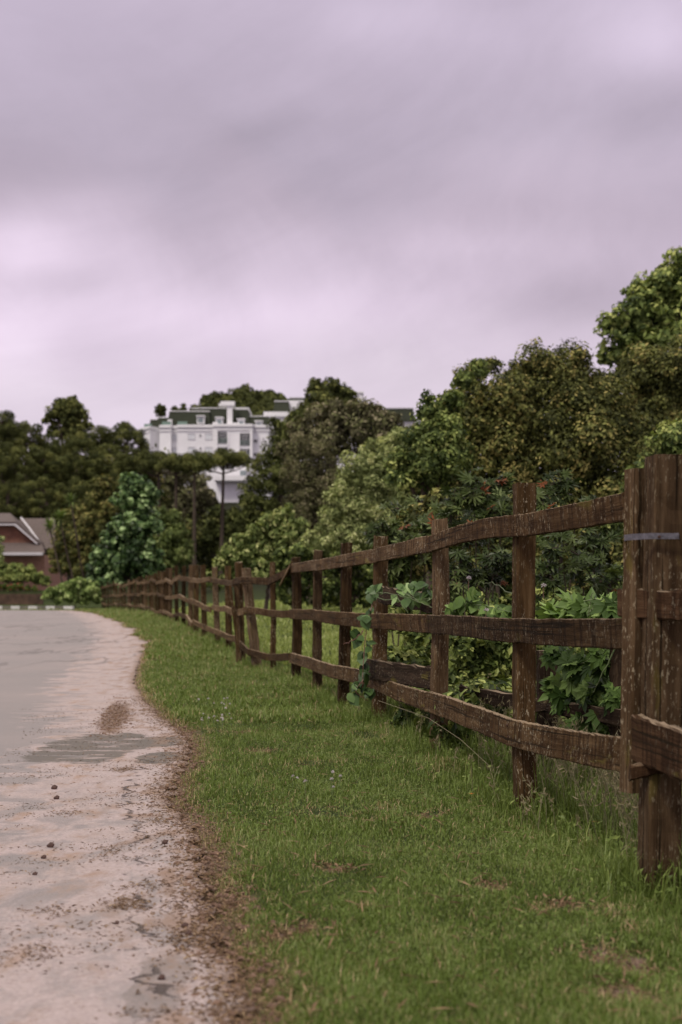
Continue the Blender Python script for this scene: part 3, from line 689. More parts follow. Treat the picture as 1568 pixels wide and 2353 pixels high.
def yucca(label, px, py, Y, r, seed):
    g = np.random.default_rng(seed)
    b = W(px, HY, Y); b[2] = float(G(b[0], b[1])); Y -= 1.2; c = W(px, py, Y); b = W(px+38, HY, Y); b[2] = float(G(b[0], b[1]))
    t = thing('yucca_plant', b, label, 'yucca', 'yuccas beside the brown roof')
    n = 110; q = g.normal(size=(n, 3)); q[:, 2] = q[:, 2]*.7+.35; q /= np.linalg.norm(q, axis=1)[:, None]
    s = np.cross(q, [0, 0, 1.])+g.normal(0, .05, q.shape); s /= np.linalg.norm(s, axis=1)[:, None]
    R = np.stack([s, q, np.cross(s, q)], -1)
    V, Fc, ti = scatter(T_SPIKE, np.repeat(c[None], n, 0)+g.normal(0, .05, (n, 3)), R, r*Y/F*g.uniform(.7, 1.2, n)*1.7, np.clip(g.normal(.6, .25, n), 0, 1))
    V[:, :] = V
    put('leaves', V, Fc, M['yucca'], t, origin=c, attrs={'tint': ti})
    tt = np.linspace(0, 1, 7)[:, None]; V, Fc = tube(b+(c-b)*tt+g.normal(0, .03, (7, 3)), .08-.02*tt[:, 0], 7)
    put('trunk', V, Fc, M['bark'], t, origin=b)
yucca('topmost of the three spiky yucca heads, against the dark forest', 163, 1150, 111, 13, 51)
yucca('middle spiky yucca head just right of the brown roof', 139, 1188, 109.5, 15, 52)
yucca('lowest and widest spiky yucca head overlapping the roof edge', 115, 1212, 108.5, 15, 53)

# araucarias: crowns of round needle pompoms
def araucaria(label, px, Y, top, wid, dep, npom, seed, mat='dark', pr=9, group='araucaria pines on the slope', flatcap=False, basey=None, tr=.28, trunkpx=None):
    g = np.random.default_rng(seed)
    tpx = trunkpx or px
    b = W(tpx, HY, Y); b[2] = float(G(b[0], b[1]))-.1
    t = thing('pine_tree', b, label, 'pine', group)
    bl = []
    for i in range(npom):
        a = g.uniform(0, 2*PI); u = math.sqrt(g.uniform(0, 1))
        if flatcap: dz = -(u**2)*dep*.45+g.uniform(-.28, .12)*dep
        else: dz = -dep*(1-math.sqrt(max(0, 1-u*u)))*.9-g.uniform(0, 1)**1.3*dep*.75
        r = pr*g.uniform(.75, 1.25)*Y/F
        c = W(px+wid*.5*u*math.cos(a), top+pr-dz, Y); c[1] += wid*.5*u*math.sin(a)*Y/F
        bl.append((c, r))
    nl = 210; nb_ = len(bl); q = g.normal(size=(nb_, nl, 3)); q /= np.linalg.norm(q, axis=2)[..., None]
    cc = np.array([b_[0] for b_ in bl])[:, None]; rr = np.array([b_[1] for b_ in bl])[:, None, None]
    Pp = (cc+q*rr*g.uniform(.72, 1.06, (nb_, nl, 1))*np.array([1, 1, .85])).reshape(-1, 3)
    tb_ = np.repeat(g.normal(.55, .2, nb_), nl)
    V, Fc, ti = scatter(T_LEAF, Pp, rotmats((q+g.normal(0, .33, q.shape)).reshape(-1, 3), g), np.repeat(rr[:, 0, 0], nl)*g.uniform(.22, .42, nb_*nl), np.clip(tb_+g.normal(0, .16, nb_*nl), 0, 1))
    put('crown', V, Fc, M[mat], t, origin=(b[0], b[1], float(V[:, 2].min())), attrs={'tint': ti})
    topc = W(px, top+dep*.35, Y); tt = np.linspace(0, 1, 9)[:, None]
    parts = [tube(b+(topc-b)*tt, tr*(1-.5*tt[:, 0]), 8)]
    for c, r in bl[:24]:
        s = b+(topc-b)*min(.97, max(.45, (c[2]-b[2]-.10*abs(c[0]-b[0]))/(topc[2]-b[2])-.05)); parts.append(tube(np.array([s, (s+c)/2-[0, 0, .12], c]), [.07, .05, .03], 5))
    V, Fc = join(parts); put('trunk', V, Fc, M['bark'], t, origin=b)
L2 = [('leftmost of the flat topped pines in front of the building, trunk half hidden', 365, 134, 1040, 84, 40, 34, 1),
      ('flat topped pine in front of the building, second trunk from the left', 405, 130, 1038, 84, 44, 36, 1),
      ('flat topped pine with a tall pale straight trunk, third from the left', 447, 126, 1036, 84, 46, 38, 1),
      ('flat topped pine whose slender trunk crosses the lower white wall', 507, 128, 1028, 118, 42, 50, 1)]
for k_, (lb, px, Y, top, wid, dep, np_, fc) in enumerate(L2):
    araucaria(lb, px if k_ != 3 else 515, Y, top, wid, dep, np_, 200+k_, pr=13, group='flat topped pines in front of the white building', flatcap=True, tr=.20, trunkpx=px)
LA = [('round topped pine at the far left edge breaking the skyline', 5, 150, 938, 110, 80, 60),
      ('pine second from the left edge on the skyline', 60, 158, 958, 90, 80, 56),
      ('pine just left below the tall rounded tree', 108, 165, 990, 90, 70, 48),
      ('pine directly below the tall rounded tree', 175, 168, 985, 100, 70, 50),
      ('pine on the skyline right of the tall rounded tree', 236, 172, 970, 90, 60, 46),
      ('pine on the skyline touching the left corner of the white building', 292, 180, 962, 96, 60, 46),
      ('pine in the second row below the leftmost skyline pine', 20, 142, 1008, 120, 100, 66),
      ('pine in the second row left of the centre of the dark slope', 100, 146, 1018, 120, 100, 66),
      ('pine in the second row at the centre of the dark slope', 178, 150, 1024, 120, 100, 66),
      ('pine in the second row right of the centre of the dark slope', 250, 150, 1014, 120, 90, 66),
      ('pine in the second row in front of the corner of the white building', 318, 146, 1018, 100, 60, 50),
      ('pine low on the slope above the brown roof ridge', 18, 134, 1086, 130, 120, 60),
      ('pine low on the slope above the right part of the brown roof', 92, 136, 1092, 130, 120, 60),
      ('pine low on the slope behind the yuccas', 165, 138, 1088, 130, 120, 60),
      ('pine low on the slope behind the pale shoots of the olive bush', 250, 140, 1078, 120, 110, 56)]
for k_, (lb, px, Y, top, wid, dep, np_) in enumerate(LA):
    araucaria(lb, px, Y, top, wid, dep, int(np_*1.15), 300+k_, pr=12)
tree('broadleaf_tree', 'tall rounded dark tree with sky showing through its lower crown, left of the building', 'tree', 178,
     [(152, 938, 24), (135, 950, 24), (172, 948, 24), (118, 962, 15), (188, 966, 20), (155, 965, 26), (138, 930, 15), (165, 930, 16), (203, 982, 12), (104, 968, 9), (180, 985, 20), (125, 980, 12), (150, 996, 22), (185, 1002, 20), (120, 998, 14)],
     'dark', .36, group='trees on the slope', cover=4.6, bark='barkdark', inner=.2, kmul=1.5, tbias=.10)
tree('broadleaf_tree', 'brownish tree in deep shade behind the flat topped pines', 'tree', 165,
     [(400, 1120, 30), (375, 1140, 30), (430, 1150, 30), (400, 1180, 40), (470, 1150, 28), (440, 1200, 42), (480, 1215, 35), (425, 1100, 20), (460, 1112, 24), (482, 1150, 22), (395, 1095, 18), (345, 1110, 22)], 'brownleaf', .36, group='trees on the slope', cover=4, bark='barkdark', tbias=-.12)
tree('broadleaf_tree', 'dark tree below the lower white wall of the building', 'tree', 150,
     [(500, 1225, 36), (540, 1235, 36), (470, 1260, 42), (525, 1285, 40), (430, 1270, 40), (490, 1320, 30), (570, 1270, 36), (500, 1180, 18), (540, 1190, 22)], 'cedar', .32, group='trees on the slope', cover=4.4, bark='barkdark', tbias=-.22)
tree('broadleaf_tree', 'dim bushy tree left of the flat topped pine trunks', 'tree', 148,
     [(350, 1110, 26), (365, 1160, 34), (395, 1215, 34), (350, 1190, 34), (440, 1230, 24), (345, 1240, 34), (400, 1260, 34)], 'olive', .30, group='trees on the slope', cover=4, bark='barkdark', tbias=-.1)
for k_, (lb, px, py, r) in enumerate([('small clipped round tree on the skyline at the left end of the green roof', 369, 941, 11), ('small pointed tree on the skyline, left of the pair above the roof', 403, 943, 8),
                                      ('small slim tree on the skyline, right of the pair above the roof', 422, 935, 7), ('low spreading bush on the skyline behind the roof trim', 448, 941, 10)]):
    tree('broadleaf_tree', lb, 'tree', 330, [(px, py, r), (px-3, py+9, r*.9), (px+4, py+8, r*.9), (px, py-r*.7, r*.5)], 'dark', .6, group='small trees behind the green roof', cover=4, bark='barkdark')

# woodland on the slope and the wooded hill behind the roofs
def wood_mass(name, label, pts, mat, leaf, seed, per, rad):
    g = np.random.default_rng(seed); bl = [(p, rad*g.uniform(.7, 1.3)) for p in pts]
    V, Fc, ti = crown_leaves(bl, leaf, T_LEAF, g, cover=per, kmul=.8, maxn=90000, tspread=.16, tbias=-.05)
    put(name, V, Fc, M[mat], None, attrs={'tint': ti}, kind='stuff', label=label, cat='woodland')
g = np.random.default_rng(5)
pts = []
for i in range(520):
    y = g.uniform(150, 275); x = g.uniform(-.38, .42)*y
    pz = float(G(x, y))+g.uniform(1.0, 3.4)
    sx, sy = CX+F*x/y, HY-F*(pz+2.5-EYE)/y
    if 255 < sx < 680 and sy < 1185: pz = float(G(x, y))+.2
    sy = HY-F*(pz+2.5-EYE)/y
    if 255 < sx < 680 and sy < 1165: continue
    pts.append(np.array([x, y, pz]))
for i in range(150):
    px = g.uniform(320, 700); py = g.uniform(1215, 1330); pts.append(W(px, py, g.uniform(182, 205)))
for i in range(190):
    px = g.uniform(-30, 350); py = g.uniform(1075, 1240); pts.append(W(px, py, g.uniform(182, 205)))
wood_mass('woodland', 'dense dark wood covering the slope below the white building', pts, 'dark', .55, 61, 2.6, 2.6)
hx = [(462, 930), (480, 915), (500, 906), (525, 901), (548, 898), (575, 896), (600, 900), (622, 906), (645, 912), (655, 922)]
hv = []; YH = 430
for px, py in hx: hv.append(W(px, py+14, YH))
Vh = []
rows = 8
for r_ in range(rows):
    for p in hv:
        t_ = r_/(rows-1); Vh.append([p[0]*(1-.1*t_), p[1]-120*t_*.75, p[2]*(1-t_)+(28)*t_])
Vh = Vh+[[p[0], p[1]+80, 30] for p in hv]
n_ = len(hv); ro = [*range(rows)]
Fh = [[r_*n_+i, r_*n_+i+1, (r_+1)*n_+i+1, (r_+1)*n_+i] for r_ in range(rows-1) for i in range(n_-1)]+[[rows*n_+i, rows*n_+i+1, i+1, i] for i in range(n_-1)]
put('hill', np.array(Vh), np.array(Fh), M['ground'], kind='structure', label='wooded hill behind the green roofs', smooth=True, attrs={'edge': np.full(len(Vh), 9.), 'dist': np.full(len(Vh), 400.)})
pts = []
for i in range(150):
    px = g.uniform(466, 652); py0 = np.interp(px, [a for a, b in hx], [b for a, b in hx]); py = py0+6+g.uniform(0, 1)**1.2*80
    pts.append(W(px, py, YH-(py-py0)*.9))
wood_mass('hill_woodland', 'dark treetops covering the hill behind the green roofs', pts, 'dark', .8, 62, 3.2, 1.9)

# ------------------------------------------------------------------ white buildings with green mansard roofs
def zx(v): return 287.2+v*.2381
def zy(v): return 861.6+v*.2381
YB = 300.
def HB(v, Y=YB): return float(W(0, zy(v), Y)[2])
def XB(v, Y=YB): return float(W(zx(v), 0, Y)[0])
bb = thing('apartment_building', (XB(760), YB+8, HB(1290)-1), 'large white apartment block with stepped bays under a green mansard roof', 'building')
base_z = HB(1300)-2
# footprint: stepped bays, left one angled
foot = [(XB(140), YB+3), (XB(252), YB-1.5), (XB(345), YB+2.0), (XB(348), YB-2.5), (XB(462), YB-3.0), (XB(464), YB-1.6), (XB(520), YB-1.6), (XB(522), YB-3.2), (XB(868), YB-3.2), (XB(870), YB-4.6),
        (XB(1245), YB-4.6), (XB(1247), YB-3.0), (XB(1395), YB-3.0), (XB(1400), YB+12), (XB(140), YB+12)]
zc = HB(525); mb = MB(); mb.prism(foot, base_z, zc); mb.put('wall', M['whitewall'], bb)
def off(fp, d):
    c = np.mean(fp, axis=0); o = []
    for i, p in enumerate(fp):
        if p[1] > YB+5: o.append((p[0]+(d if p[0] > c[0] else -d), p[1])); continue
        o.append((p[0]+(d if i > 10 else (-d if i in (0, 2) else 0)), p[1]-d))
    return o
mb = MB(); mb.prism(off(foot, .38), zc, zc+.55); mb.prism(off(foot, .22), zc-.75, zc-.5); mb.put('cornice', M['chimney'], bb)
mb = MB(); mb.prism(off(foot, .12), zc-.5, zc-.02); mb.put('frieze', M['trimgrey'], bb)
def mansard(x0, x1, yb, yt, yf, yback, inx=.35, name='roof', parent=bb):
    z0, z1 = zc+.55, HB(yt); X0, X1 = XB(x0), XB(x1)
    m = MB(); m.hexa([(X0, yf, z0), (X1, yf, z0), (X1, yback, z0), (X0, yback, z0), (X0+inx, yf+.9, z1), (X1-inx, yf+.9, z1), (X1-inx, yback, z1), (X0+inx, yback, z1)])
    r = m.put(name, M['greenroof'], parent)
    t = MB(); t.box(((X0+X1)/2, (yf+.9+yback)/2, z1+.08), (X1-X0-2*inx+.3, yback-yf-.9+.3, .15)); t.put('roof_trim', M['chimney'], r)
    return r
mansard(212, 350, 0, 412, YB+2.5, YB+9)
mansard(292, 490, 0, 402, YB+1.2, YB+10)
mansard(418, 830, 0, 358, YB-1.6, YB+10.5)
mansard(640, 1205, 0, 322, YB-.6, YB+11)
mansard(1060, 1208, 0, 340, YB-1.9, YB+10.8)
mansard(1180, 1412, 0, 405, YB-1.4, YB+10, inx=.7)
m = MB(); X0, X1 = XB(1000), XB(1050); m.box(((X0+X1)/2, YB-3.3, (HB(560)+HB(325))/2), (X1-X0, 1.2, HB(325)-HB(560))); ch = m.put('chimney', M['chimney'], bb)
m = MB(); m.box((XB(1015)-.4, YB-3.2, HB(312)), (3.3, 2.0, .5)); m.box((XB(1015)-.2, YB-3.2, HB(292)), (2.9, 1.8, .55)); m.put('chimney_cap', M['chimney'], ch)
def window(x0, x1, y0, y1, yf, pane='glass', frame='chimney', name='window', sill=True, fr=.12):
    X0, X1, Z0, Z1 = XB(x0), XB(x1), HB(y1), HB(y0); cx = (X0+X1)/2; cz = (Z0+Z1)/2
    m = MB()
    for dx in (-1, 1): m.box((cx+dx*(X1-X0)/2, yf-.06, cz), (fr, .16, Z1-Z0+fr))
    for dz in (-1, 1): m.box((cx, yf-.065, cz+dz*(Z1-Z0)/2), (X1-X0-fr-.004, .15, fr))
    m.box((cx, yf-.05, cz), (.06, .10, Z1-Z0-fr-.004))
    w = m.put(name, M[frame], bb)
    p = MB(); p.box((cx-(X1-X0)/4, yf-.015, cz), ((X1-X0)/2-.07, .03, Z1-Z0-fr)); p.box((cx+(X1-X0)/4, yf-.015, cz), ((X1-X0)/2-.07, .03, Z1-Z0-fr)); p.put('pane', M[pane], w)
    return w
yc = YB-3.2
for (a, b_) in ((628, 690), (792, 855)):
    for (c, d_) in ((583, 638), (712, 765), (840, 895)): window(a, b_, c, d_, yc, 'shutter', 'trimgrey')
for (c, d_) in ((590, 612), (715, 738)): window(736, 752, c, d_, yc, 'glass', 'trimgrey', fr=.06)
for (c, d_) in ((585, 640), (712, 765)): window(468, 514, c, d_, YB-1.6, 'shutter', 'trimgrey')
window(1250, 1290, 637, 672, YB-3.0); window(1338, 1352, 622, 650, YB-3.0, fr=.06); window(1338, 1352, 762, 788, YB-3.0, fr=.06)
window(1250, 1290, 765, 800, YB-3.0)
# balconies in the projecting bay: flat dark panels, recess shade put into their colour
for (x0, x1, y0, y1) in ((916, 1010, 573, 684), (1126, 1220, 588, 704), (916, 1010, 720, 810), (1126, 1220, 735, 830)):
    X0, X1, Z0, Z1 = XB(x0), XB(x1), HB(y1), HB(y0); cx = (X0+X1)/2; cz = (Z0+Z1)/2
    m = MB(); m.box((cx, YB-4.63, cz), (X1-X0, .08, Z1-Z0)); o = m.put('balcony', M['glass'], bb)
    m = MB()
    for t_ in (.0, .28, .5, .72, 1.0): m.box((X0+(X1-X0)*t_, YB-4.74, cz), (.10, .1, Z1-Z0))
    m.put('balcony_frame', M['trimgrey'], o)
    m = MB()
    for t_ in np.linspace(.06, .94, 12): m.box((X0+(X1-X0)*t_, YB-4.86, Z0+.45), (.04, .04, .9))
    m.box((cx, YB-4.86, Z0+.93), (X1-X0, .06, .06)); m.put('railing', M['rail'], o)
for (x0, x1, y0, y1) in ((1004, 1022, 573, 700), (1112, 1124, 573, 820), (1224, 1244, 560, 820), (872, 912, 560, 820)):
    m = MB(); X0, X1 = XB(x0), XB(x1); m.box(((X0+X1)/2, YB-4.72, (HB(y0)+HB(y1))/2), (X1-X0, .2, HB(y0)-HB(y1))); m.put('pilaster', M['chimney'], bb)
# dormers
for (x0, x1, y0, y1) in ((702, 786, 418, 486), (882, 962, 432, 522), (1092, 1170, 448, 535), (1262, 1340, 466, 530)):
    X0, X1, Z0, Z1 = XB(x0), XB(x1), HB(y1), HB(y0); cx = (X0+X1)/2; cz = (Z0+Z1)/2
    m = MB(); m.box((cx, YB-1.0, cz), (X1-X0-.3, 4.0, Z1-Z0)); m.box((cx, YB-1.15, Z1+.1), (X1-X0, 4.4, .18)); d = m.put('dormer', M['chimney'], bb)
    m = MB(); m.box((cx, YB-3.04, cz-.05), ((X1-X0)*.6, .08, (Z1-Z0)*.66)); m.put('pane', M['greyglass'], d)
for (x0, x1, y0, y1, yf) in ((866, 914, 482, 530, YB-4.9), (1014, 1120, 488, 545, YB-4.9), (1208, 1248, 500, 548, YB-4.9)):
    X0, X1 = XB(x0), XB(x1); m = MB(); m.box(((X0+X1)/2, yf+.6, (HB(y0)+HB(y1))/2), (X1-X0, .5, HB(y0)-HB(y1))); m.put('parapet', M['chimney'], bb)
for (x0, x1, yy) in ((178, 250, 508), (372, 460, 480), (522, 614, 470)):
    X0, X1 = XB(x0), XB(x1); m = MB(); m.box(((X0+X1)/2, YB-2.4+(4 if x0 < 200 else 0), zc+.95), (X1-X0, .1, .8)); m.put('terrace_railing', M['rail'], bb)
m = MB(); m.box((XB(447), YB-1.9, zc+1.15), (.9, 1, 1.3)); m.put('roof_vent', M['chimney'], bb)
# lower annex in front, balcony slab and white wall
ax = thing('lower_block', (XB(1040), YB-14, HB(1290)-1), 'lower white block with a broad balcony slab showing between the pine trunks', 'building')
YA = YB-12; k_ = YA/YB
def HA(v): return float(W(0, zy(v), YA)[2])
def XA(v): return float(W(zx(v), 0, YA)[0])
m = MB(); m.box(((XA(880)+XA(1170))/2, YA+3, (HA(1045)+HA(1290))/2-1), (XA(1170)-XA(880), 6, HA(1045)-HA(1290)+2)); m.put('wall', M['whitewall'], ax)
m = MB(); m.box(((XA(880)+XA(1170))/2, YA-1.0, (HA(982)+HA(1028))/2), (XA(1170)-XA(860), 3, HA(982)-HA(1028))); m.put('balcony_slab', M['chimney'], ax)
m = MB(); m.box(((XA(880)+XA(1170))/2, YA+.5, (HA(1028)+HA(1045))/2), (XA(1165)-XA(882), 4, HA(1028)-HA(1045)-.02)); m.put('shadow_gap', M['trimgrey'], ax)
m = MB(); m.box(((XA(1000)+XA(1170))/2, YA+4.5, (HA(860)+HA(982))/2), (XA(1170)-XA(1005), 6, HA(860)-HA(982)-.02)); m.put('upper_wall', M['whitewall'], ax)
m = MB(); m.box(((XA(1108)+XA(1168))/2, YA+1.4, HA(945)), (XA(1168)-XA(1108), .1, 1.2)); m.put('window', M['greyglass'], ax)
m = MB(); m.box(((XA(120)+XA(560))/2, YA+8, (HA(925)+HA(1100))/2), (XA(560)-XA(120), 5, HA(925)-HA(1100))); m.box(((XA(0)+XA(130))/2, YA+8, (HA(935)+HA(1000))/2), (XA(120)-XA(0)-.1, 5, HA(935)-HA(1000)));
w2 = thing('garden_terrace', (XA(300), YA+8, HA(1100)), 'white terrace wall glimpsed between the pine crowns on the left', 'wall')
m.put('wall', M['whitewall'], w2)
m = MB(); m.box(((XA(120)+XA(560))/2, YA+7.8, HA(922)), (XA(560)-XA(110), 5.6, .35)); m.put('coping', M['trimgrey'], w2)

def block(label, parts, YY, parent_px):
    """parts: (kind, x0,x1,y0,y1) in survey pixels at distance YY"""
    P0 = W(parent_px, 1100, YY); t = thing('apartment_building', P0, label, 'building')
    for i, (kd_, x0, x1, y0, y1, dy) in enumerate(parts):
        A = W(x0, y1, YY+dy); B = W(x1, y0, YY+dy); cx = (A[0]+B[0])/2
        m = MB(); dx = B[0]-A[0]; dz = B[2]-A[2]
        if kd_ == 'roof':
            m.hexa([(A[0], YY+dy, A[2]), (B[0], YY+dy, A[2]), (B[0], YY+dy+8, A[2]), (A[0], YY+dy+8, A[2]), (A[0]+.5, YY+dy+.9, B[2]), (B[0]-.5, YY+dy+.9, B[2]), (B[0]-.5, YY+dy+8, B[2]), (A[0]+.5, YY+dy+8, B[2])])
            r = m.put('roof', M['greenroof'], t); q = MB(); q.box((cx, YY+dy+4.4, B[2]+.12), (dx-.7, 7.4, .22)); q.put('roof_trim', M['trimgrey'], r)
        else:
            dd = {'wall': 8, 'cornice': 9, 'chimney': 1.5, 'window': .1}.get(kd_, 1)
            m.box((cx, YY+dy+dd/2, (A[2]+B[2])/2), (dx, dd, dz)); m.put(kd_, M[{'wall': 'whitewall', 'cornice': 'chimney', 'chimney': 'chimney', 'window': 'glass'}[kd_]], t)
block('smaller white block with a square green roof right of the main building', [('wall', 624, 660, 962, 1080, 2), ('wall', 618, 672, 956, 990, .5), ('cornice', 606, 680, 946, 957, 0), ('roof', 627, 668, 922, 946, 1.5), ('wall', 664, 706, 920, 1000, 6), ('roof', 660, 712, 914, 921, 6),
      ('window', 625, 630, 968, 975, .38), ('wall', 690, 720, 965, 1060, 3), ('chimney', 672, 676, 922, 946, 2)], 312, 640)
block('partly hidden white block with a tall chimney behind the russet shrub', [('chimney', 820, 833, 900, 930, 0), ('cornice', 817, 836, 899, 903, -.3), ('roof', 833, 845, 917, 935, 3), ('roof', 828, 882, 930, 948, 5), ('roof', 878, 955, 938, 968, 1), ('wall', 905, 960, 968, 1080, 1.5), ('wall', 822, 905, 948, 1080, 6), ('window', 915, 922, 975, 990, 1.3)], 320, 880)

# ------------------------------------------------------------------ house at the left edge
YHs = 121.
def hp(px, py, dy=0): return W(px, py, YHs+dy)
hs = thing('brick_house', hp(0, 1385), 'red brick house with brown tiled roof and white bargeboards at the left edge', 'house')
z0 = float(G(-28, 121))
A = hp(-150, 1274); B = hp(104, 1274)
m = MB(); m.box(((A[0]+B[0])/2, YHs+6, (z0+A[2])/2), (B[0]-A[0]-.5, 10, A[2]-z0)); m.put('wall', simple('pale_brick', (.36, .20, .145), .9, .01, 9, .25), hs)
def slab(quad, th):
    q = np.array(quad, float); n = np.cross(q[1]-q[0], q[3]-q[0]); n /= np.linalg.norm(n); n *= -1 if n[2] > 0 else 1
    m = MB(); m.hexa([*(q+n*th), *q]); return m
# lower skirt roof and fascia
slab([hp(-150, 1270, -1), hp(104, 1270, -1), hp(96, 1247, 1.4), hp(-150, 1247, 1.4)], .15).put('skirt_roof', M['tileroof'], hs)
m = MB(); m.box(((A[0]+B[0])/2, YHs-1.1, hp(0, 1272.5, -1)[2]), (B[0]-A[0]+.1, .12, .24)); m.put('fascia', M['bargeboard'], hs)
# gable (clipped top) with bargeboards
gx = lambda p, y, d=1.5: hp(p, y, d)
q = [gx(-105, 1248), gx(84, 1248), gx(36, 1204), gx(-58, 1204)]
m = MB(); m.hexa([*(np.array(q)+[0, .4, 0]), *q]); m.put('gable', M['brick'], hs)
th = .33
m = MB()
m.hexa([*(np.array([gx(32, 1206, .7), gx(84, 1250, .7), gx(90, 1248, .7), gx(38, 1200, .7)])+[0, .25, 0]), gx(32, 1206, .7), gx(84, 1250, .7), gx(90, 1248, .7), gx(38, 1200, .7)])
m.hexa([*(np.array([gx(-60, 1207, .75), gx(33, 1207, .75), gx(38, 1200.5, .75), gx(-60, 1200.5, .75)])+[0, .25, 0]), gx(-60, 1207, .75), gx(33, 1207, .75), gx(38, 1200.5, .75), gx(-60, 1200.5, .75)])
m.put('bargeboard', M['bargeboard'], hs)
# roof planes
slab([gx(38, 1199, .7), gx(92, 1247, .7), gx(104, 1246, 6), gx(24, 1179, 6)], .15).put('roof', M['tileroof'], hs)
slab([gx(-60, 1199, .7), gx(38, 1199, .7), gx(24, 1179, 6), gx(-60, 1179, 6)], .15).put('roof', M['tileroof'], hs)
slab([gx(40, 1262, 3.0), gx(135, 1262, 3.0), gx(126, 1191, 8), gx(46, 1191, 8)], .15).put('roof', M['tileroof'], hs)
m = MB(); a, b_ = gx(50, 1191, 2.5), gx(88, 1240, 2.5)
V, Fc = tube(np.array([gx(49, 1190, 5.9), gx(68, 1214, 4), gx(88, 1242, 2.2)]), .10, 6); put('ridge_cap', V, Fc, M['bargeboard'], hs)
# low brick garden wall with grassy top
a, b_ = W(-60, 1385, 99.5), W(98, 1385, 99.5)
m = MB(); m.box(((a[0]+b_[0])/2, 99.7, (float(G(-22, 99.5))+W(0, 1365, 99.5)[2])/2), (b_[0]-a[0], .35, W(0, 1365, 99.5)[2]-float(G(-22, 99.5))))
gw = m.put('garden_wall', simple('mossy_brown_wall', (.085, .05, .032), .9, .02, 2.5, .5), None, label='low brick garden wall under the red flowered hedge', cat='wall')

# ------------------------------------------------------------------ fence
POST = [  # px, Y, top y, base y, lean(px at top minus base), rails (top, mid, bottom) centre y, width, depth
 (1206, 7.40, 1113, 1838, 0, (1207, 1448, 1680), .100, .125),
 (1007, 9.80, 1195, 1735, 4, (1250, 1433, 1612), .100, .11),
 (874, 12.1, 1232, 1668, 5, (1277, 1425, 1567), .105, .10),
 (789, 13.9, 1250, 1630, 3, (1291, 1418, 1545), .105, .11),
 (729, 16.5, 1265, 1577, 2, (1300, 1410, 1526), .105, .12),
 (682, 19.1, 1282, 1562, 1, (1310, 1410, 1511), .115, .13),
 (628, 20.8, 1292, 1548, -2, (1335, 1410, 1512), .080, .11),
 (592, 22.0, 1305, 1540, -28, (1335, 1405, 1500), .125, .12),
 (557, 23.0, 1292, 1527, -9, (1340, 1408, 1470), .115, .13),
 (527, 26.5, 1300, 1500, -1, (1336, 1398, 1462), .12, .14),
 (501, 29.0, 1304, 1484, -7, (1333, 1396, 1452), .11, .12),
 (471, 31.5, 1299, 1468, -5, (1332, 1391, 1440), .11, .12),
 (451, 33.2, 1299, 1460, 0, (1327, 1384, 1431), .115, .12),
 (437, 35.4, 1299, 1451, 3, (1326, 1378, 1420), .12, .12),
 (422, 38.0, 1301, 1441, 1, (1330, 1366, 1414), .11, .12),
 (408, 41.0, 1301, 1432, -3, (1336, 1368, 1416), .11, .12)]
g = np.random.default_rng(11)
for i, px in enumerate(np.linspace(392, 236, 25)):
    Y = 1/np.interp(px, [236, 344, 392], [1/93., 1/60., 1/44.5])
    ty = np.interp(px, [236, 300, 344, 372, 392], [1344, 1336, 1326, 1312, 1310])+g.uniform(-5.5, 4)
    zb = float(G((px-CX)*Y/F, Y)); by = HY-(zb-EYE)*F/Y+1
    rt = np.interp(px, [236, 344, 392], [1351, 1337, 1336])+g.uniform(-2, 2); rm = np.interp(px, [236, 344, 392], [1372, 1364, 1370])+g.uniform(-1.8, 1.8); rb = np.interp(px, [236, 320, 344, 392], [1389.5, 1391, 1396, 1412])+g.uniform(-1.8, 1.8)
    POST.append((px+g.uniform(-1.2, 1.2), Y, ty, by, g.uniform(-2.5, 2.5), (rt, rm, rb), .10, .10))
pp = np.array([[(p[0]-CX)*p[1]/F, p[1]] for p in POST])
gate = np.array([(1508-CX)*5.32/F, 5.40])
path = np.vstack([gate, pp])
dirs = np.gradient(path, axis=0); dirs /= np.linalg.norm(dirs, axis=1)[:, None]
dirs = dirs[1:]
nrm = np.stack([-dirs[:, 1], dirs[:, 0]], 1)           # towards the road (left)
fence = thing('wooden_fence', (pp[0][0], pp[0][1], 0), 'long weathered post and rail fence leaning and curving away along the grass verge', 'fence')
PW = []
for i, (px, Y, ty, by, lean, rails, w, d) in enumerate(POST):
    b = np.array([pp[i][0], Y, float(G(pp[i][0], Y))-.12]); tz = EYE+(HY-ty)*Y/F
    n = 22 if i < 8 else (12 if i < 16 else 6)
    t = np.linspace(0, 1, n)[:, None]; top = np.array([b[0]+lean*Y/F, Y, tz])
    g = np.random.default_rng(400+i)
    P = b+(top-b)*t+np.concatenate([np.cumsum(g.normal(0, .0025, (n, 2)), 0), np.zeros((n, 1))], 1)
    rot = g.normal(0, .09); dd = dirs[i]; c_, s_ = math.cos(rot), math.sin(rot); dd = np.array([dd[0]*c_-dd[1]*s_, dd[0]*s_+dd[1]*c_])
    side = np.array([-dd[1], dd[0], 0]); fw = np.array([dd[0], dd[1], 0])
    V, Fs, gr = beam(P, side, fw, w, d, .008, .0025, seed=500+i, taper=np.linspace(1.05, .97, n)*(1+.02*g.normal(size=n)))
    # ragged sawn top
    k = 12; V[-k:, 2] += g.normal(0, .006, k)
    PW.append((b, top, side))
    put('post', V, Fs, M['wood2' if i % 3 == 1 else 'wood'], fence, origin=b, attrs={'grain': gr}, smooth=False,
        label='leaning split fence post' if i == 7 else ('thin notched fence post' if i == 6 else None))
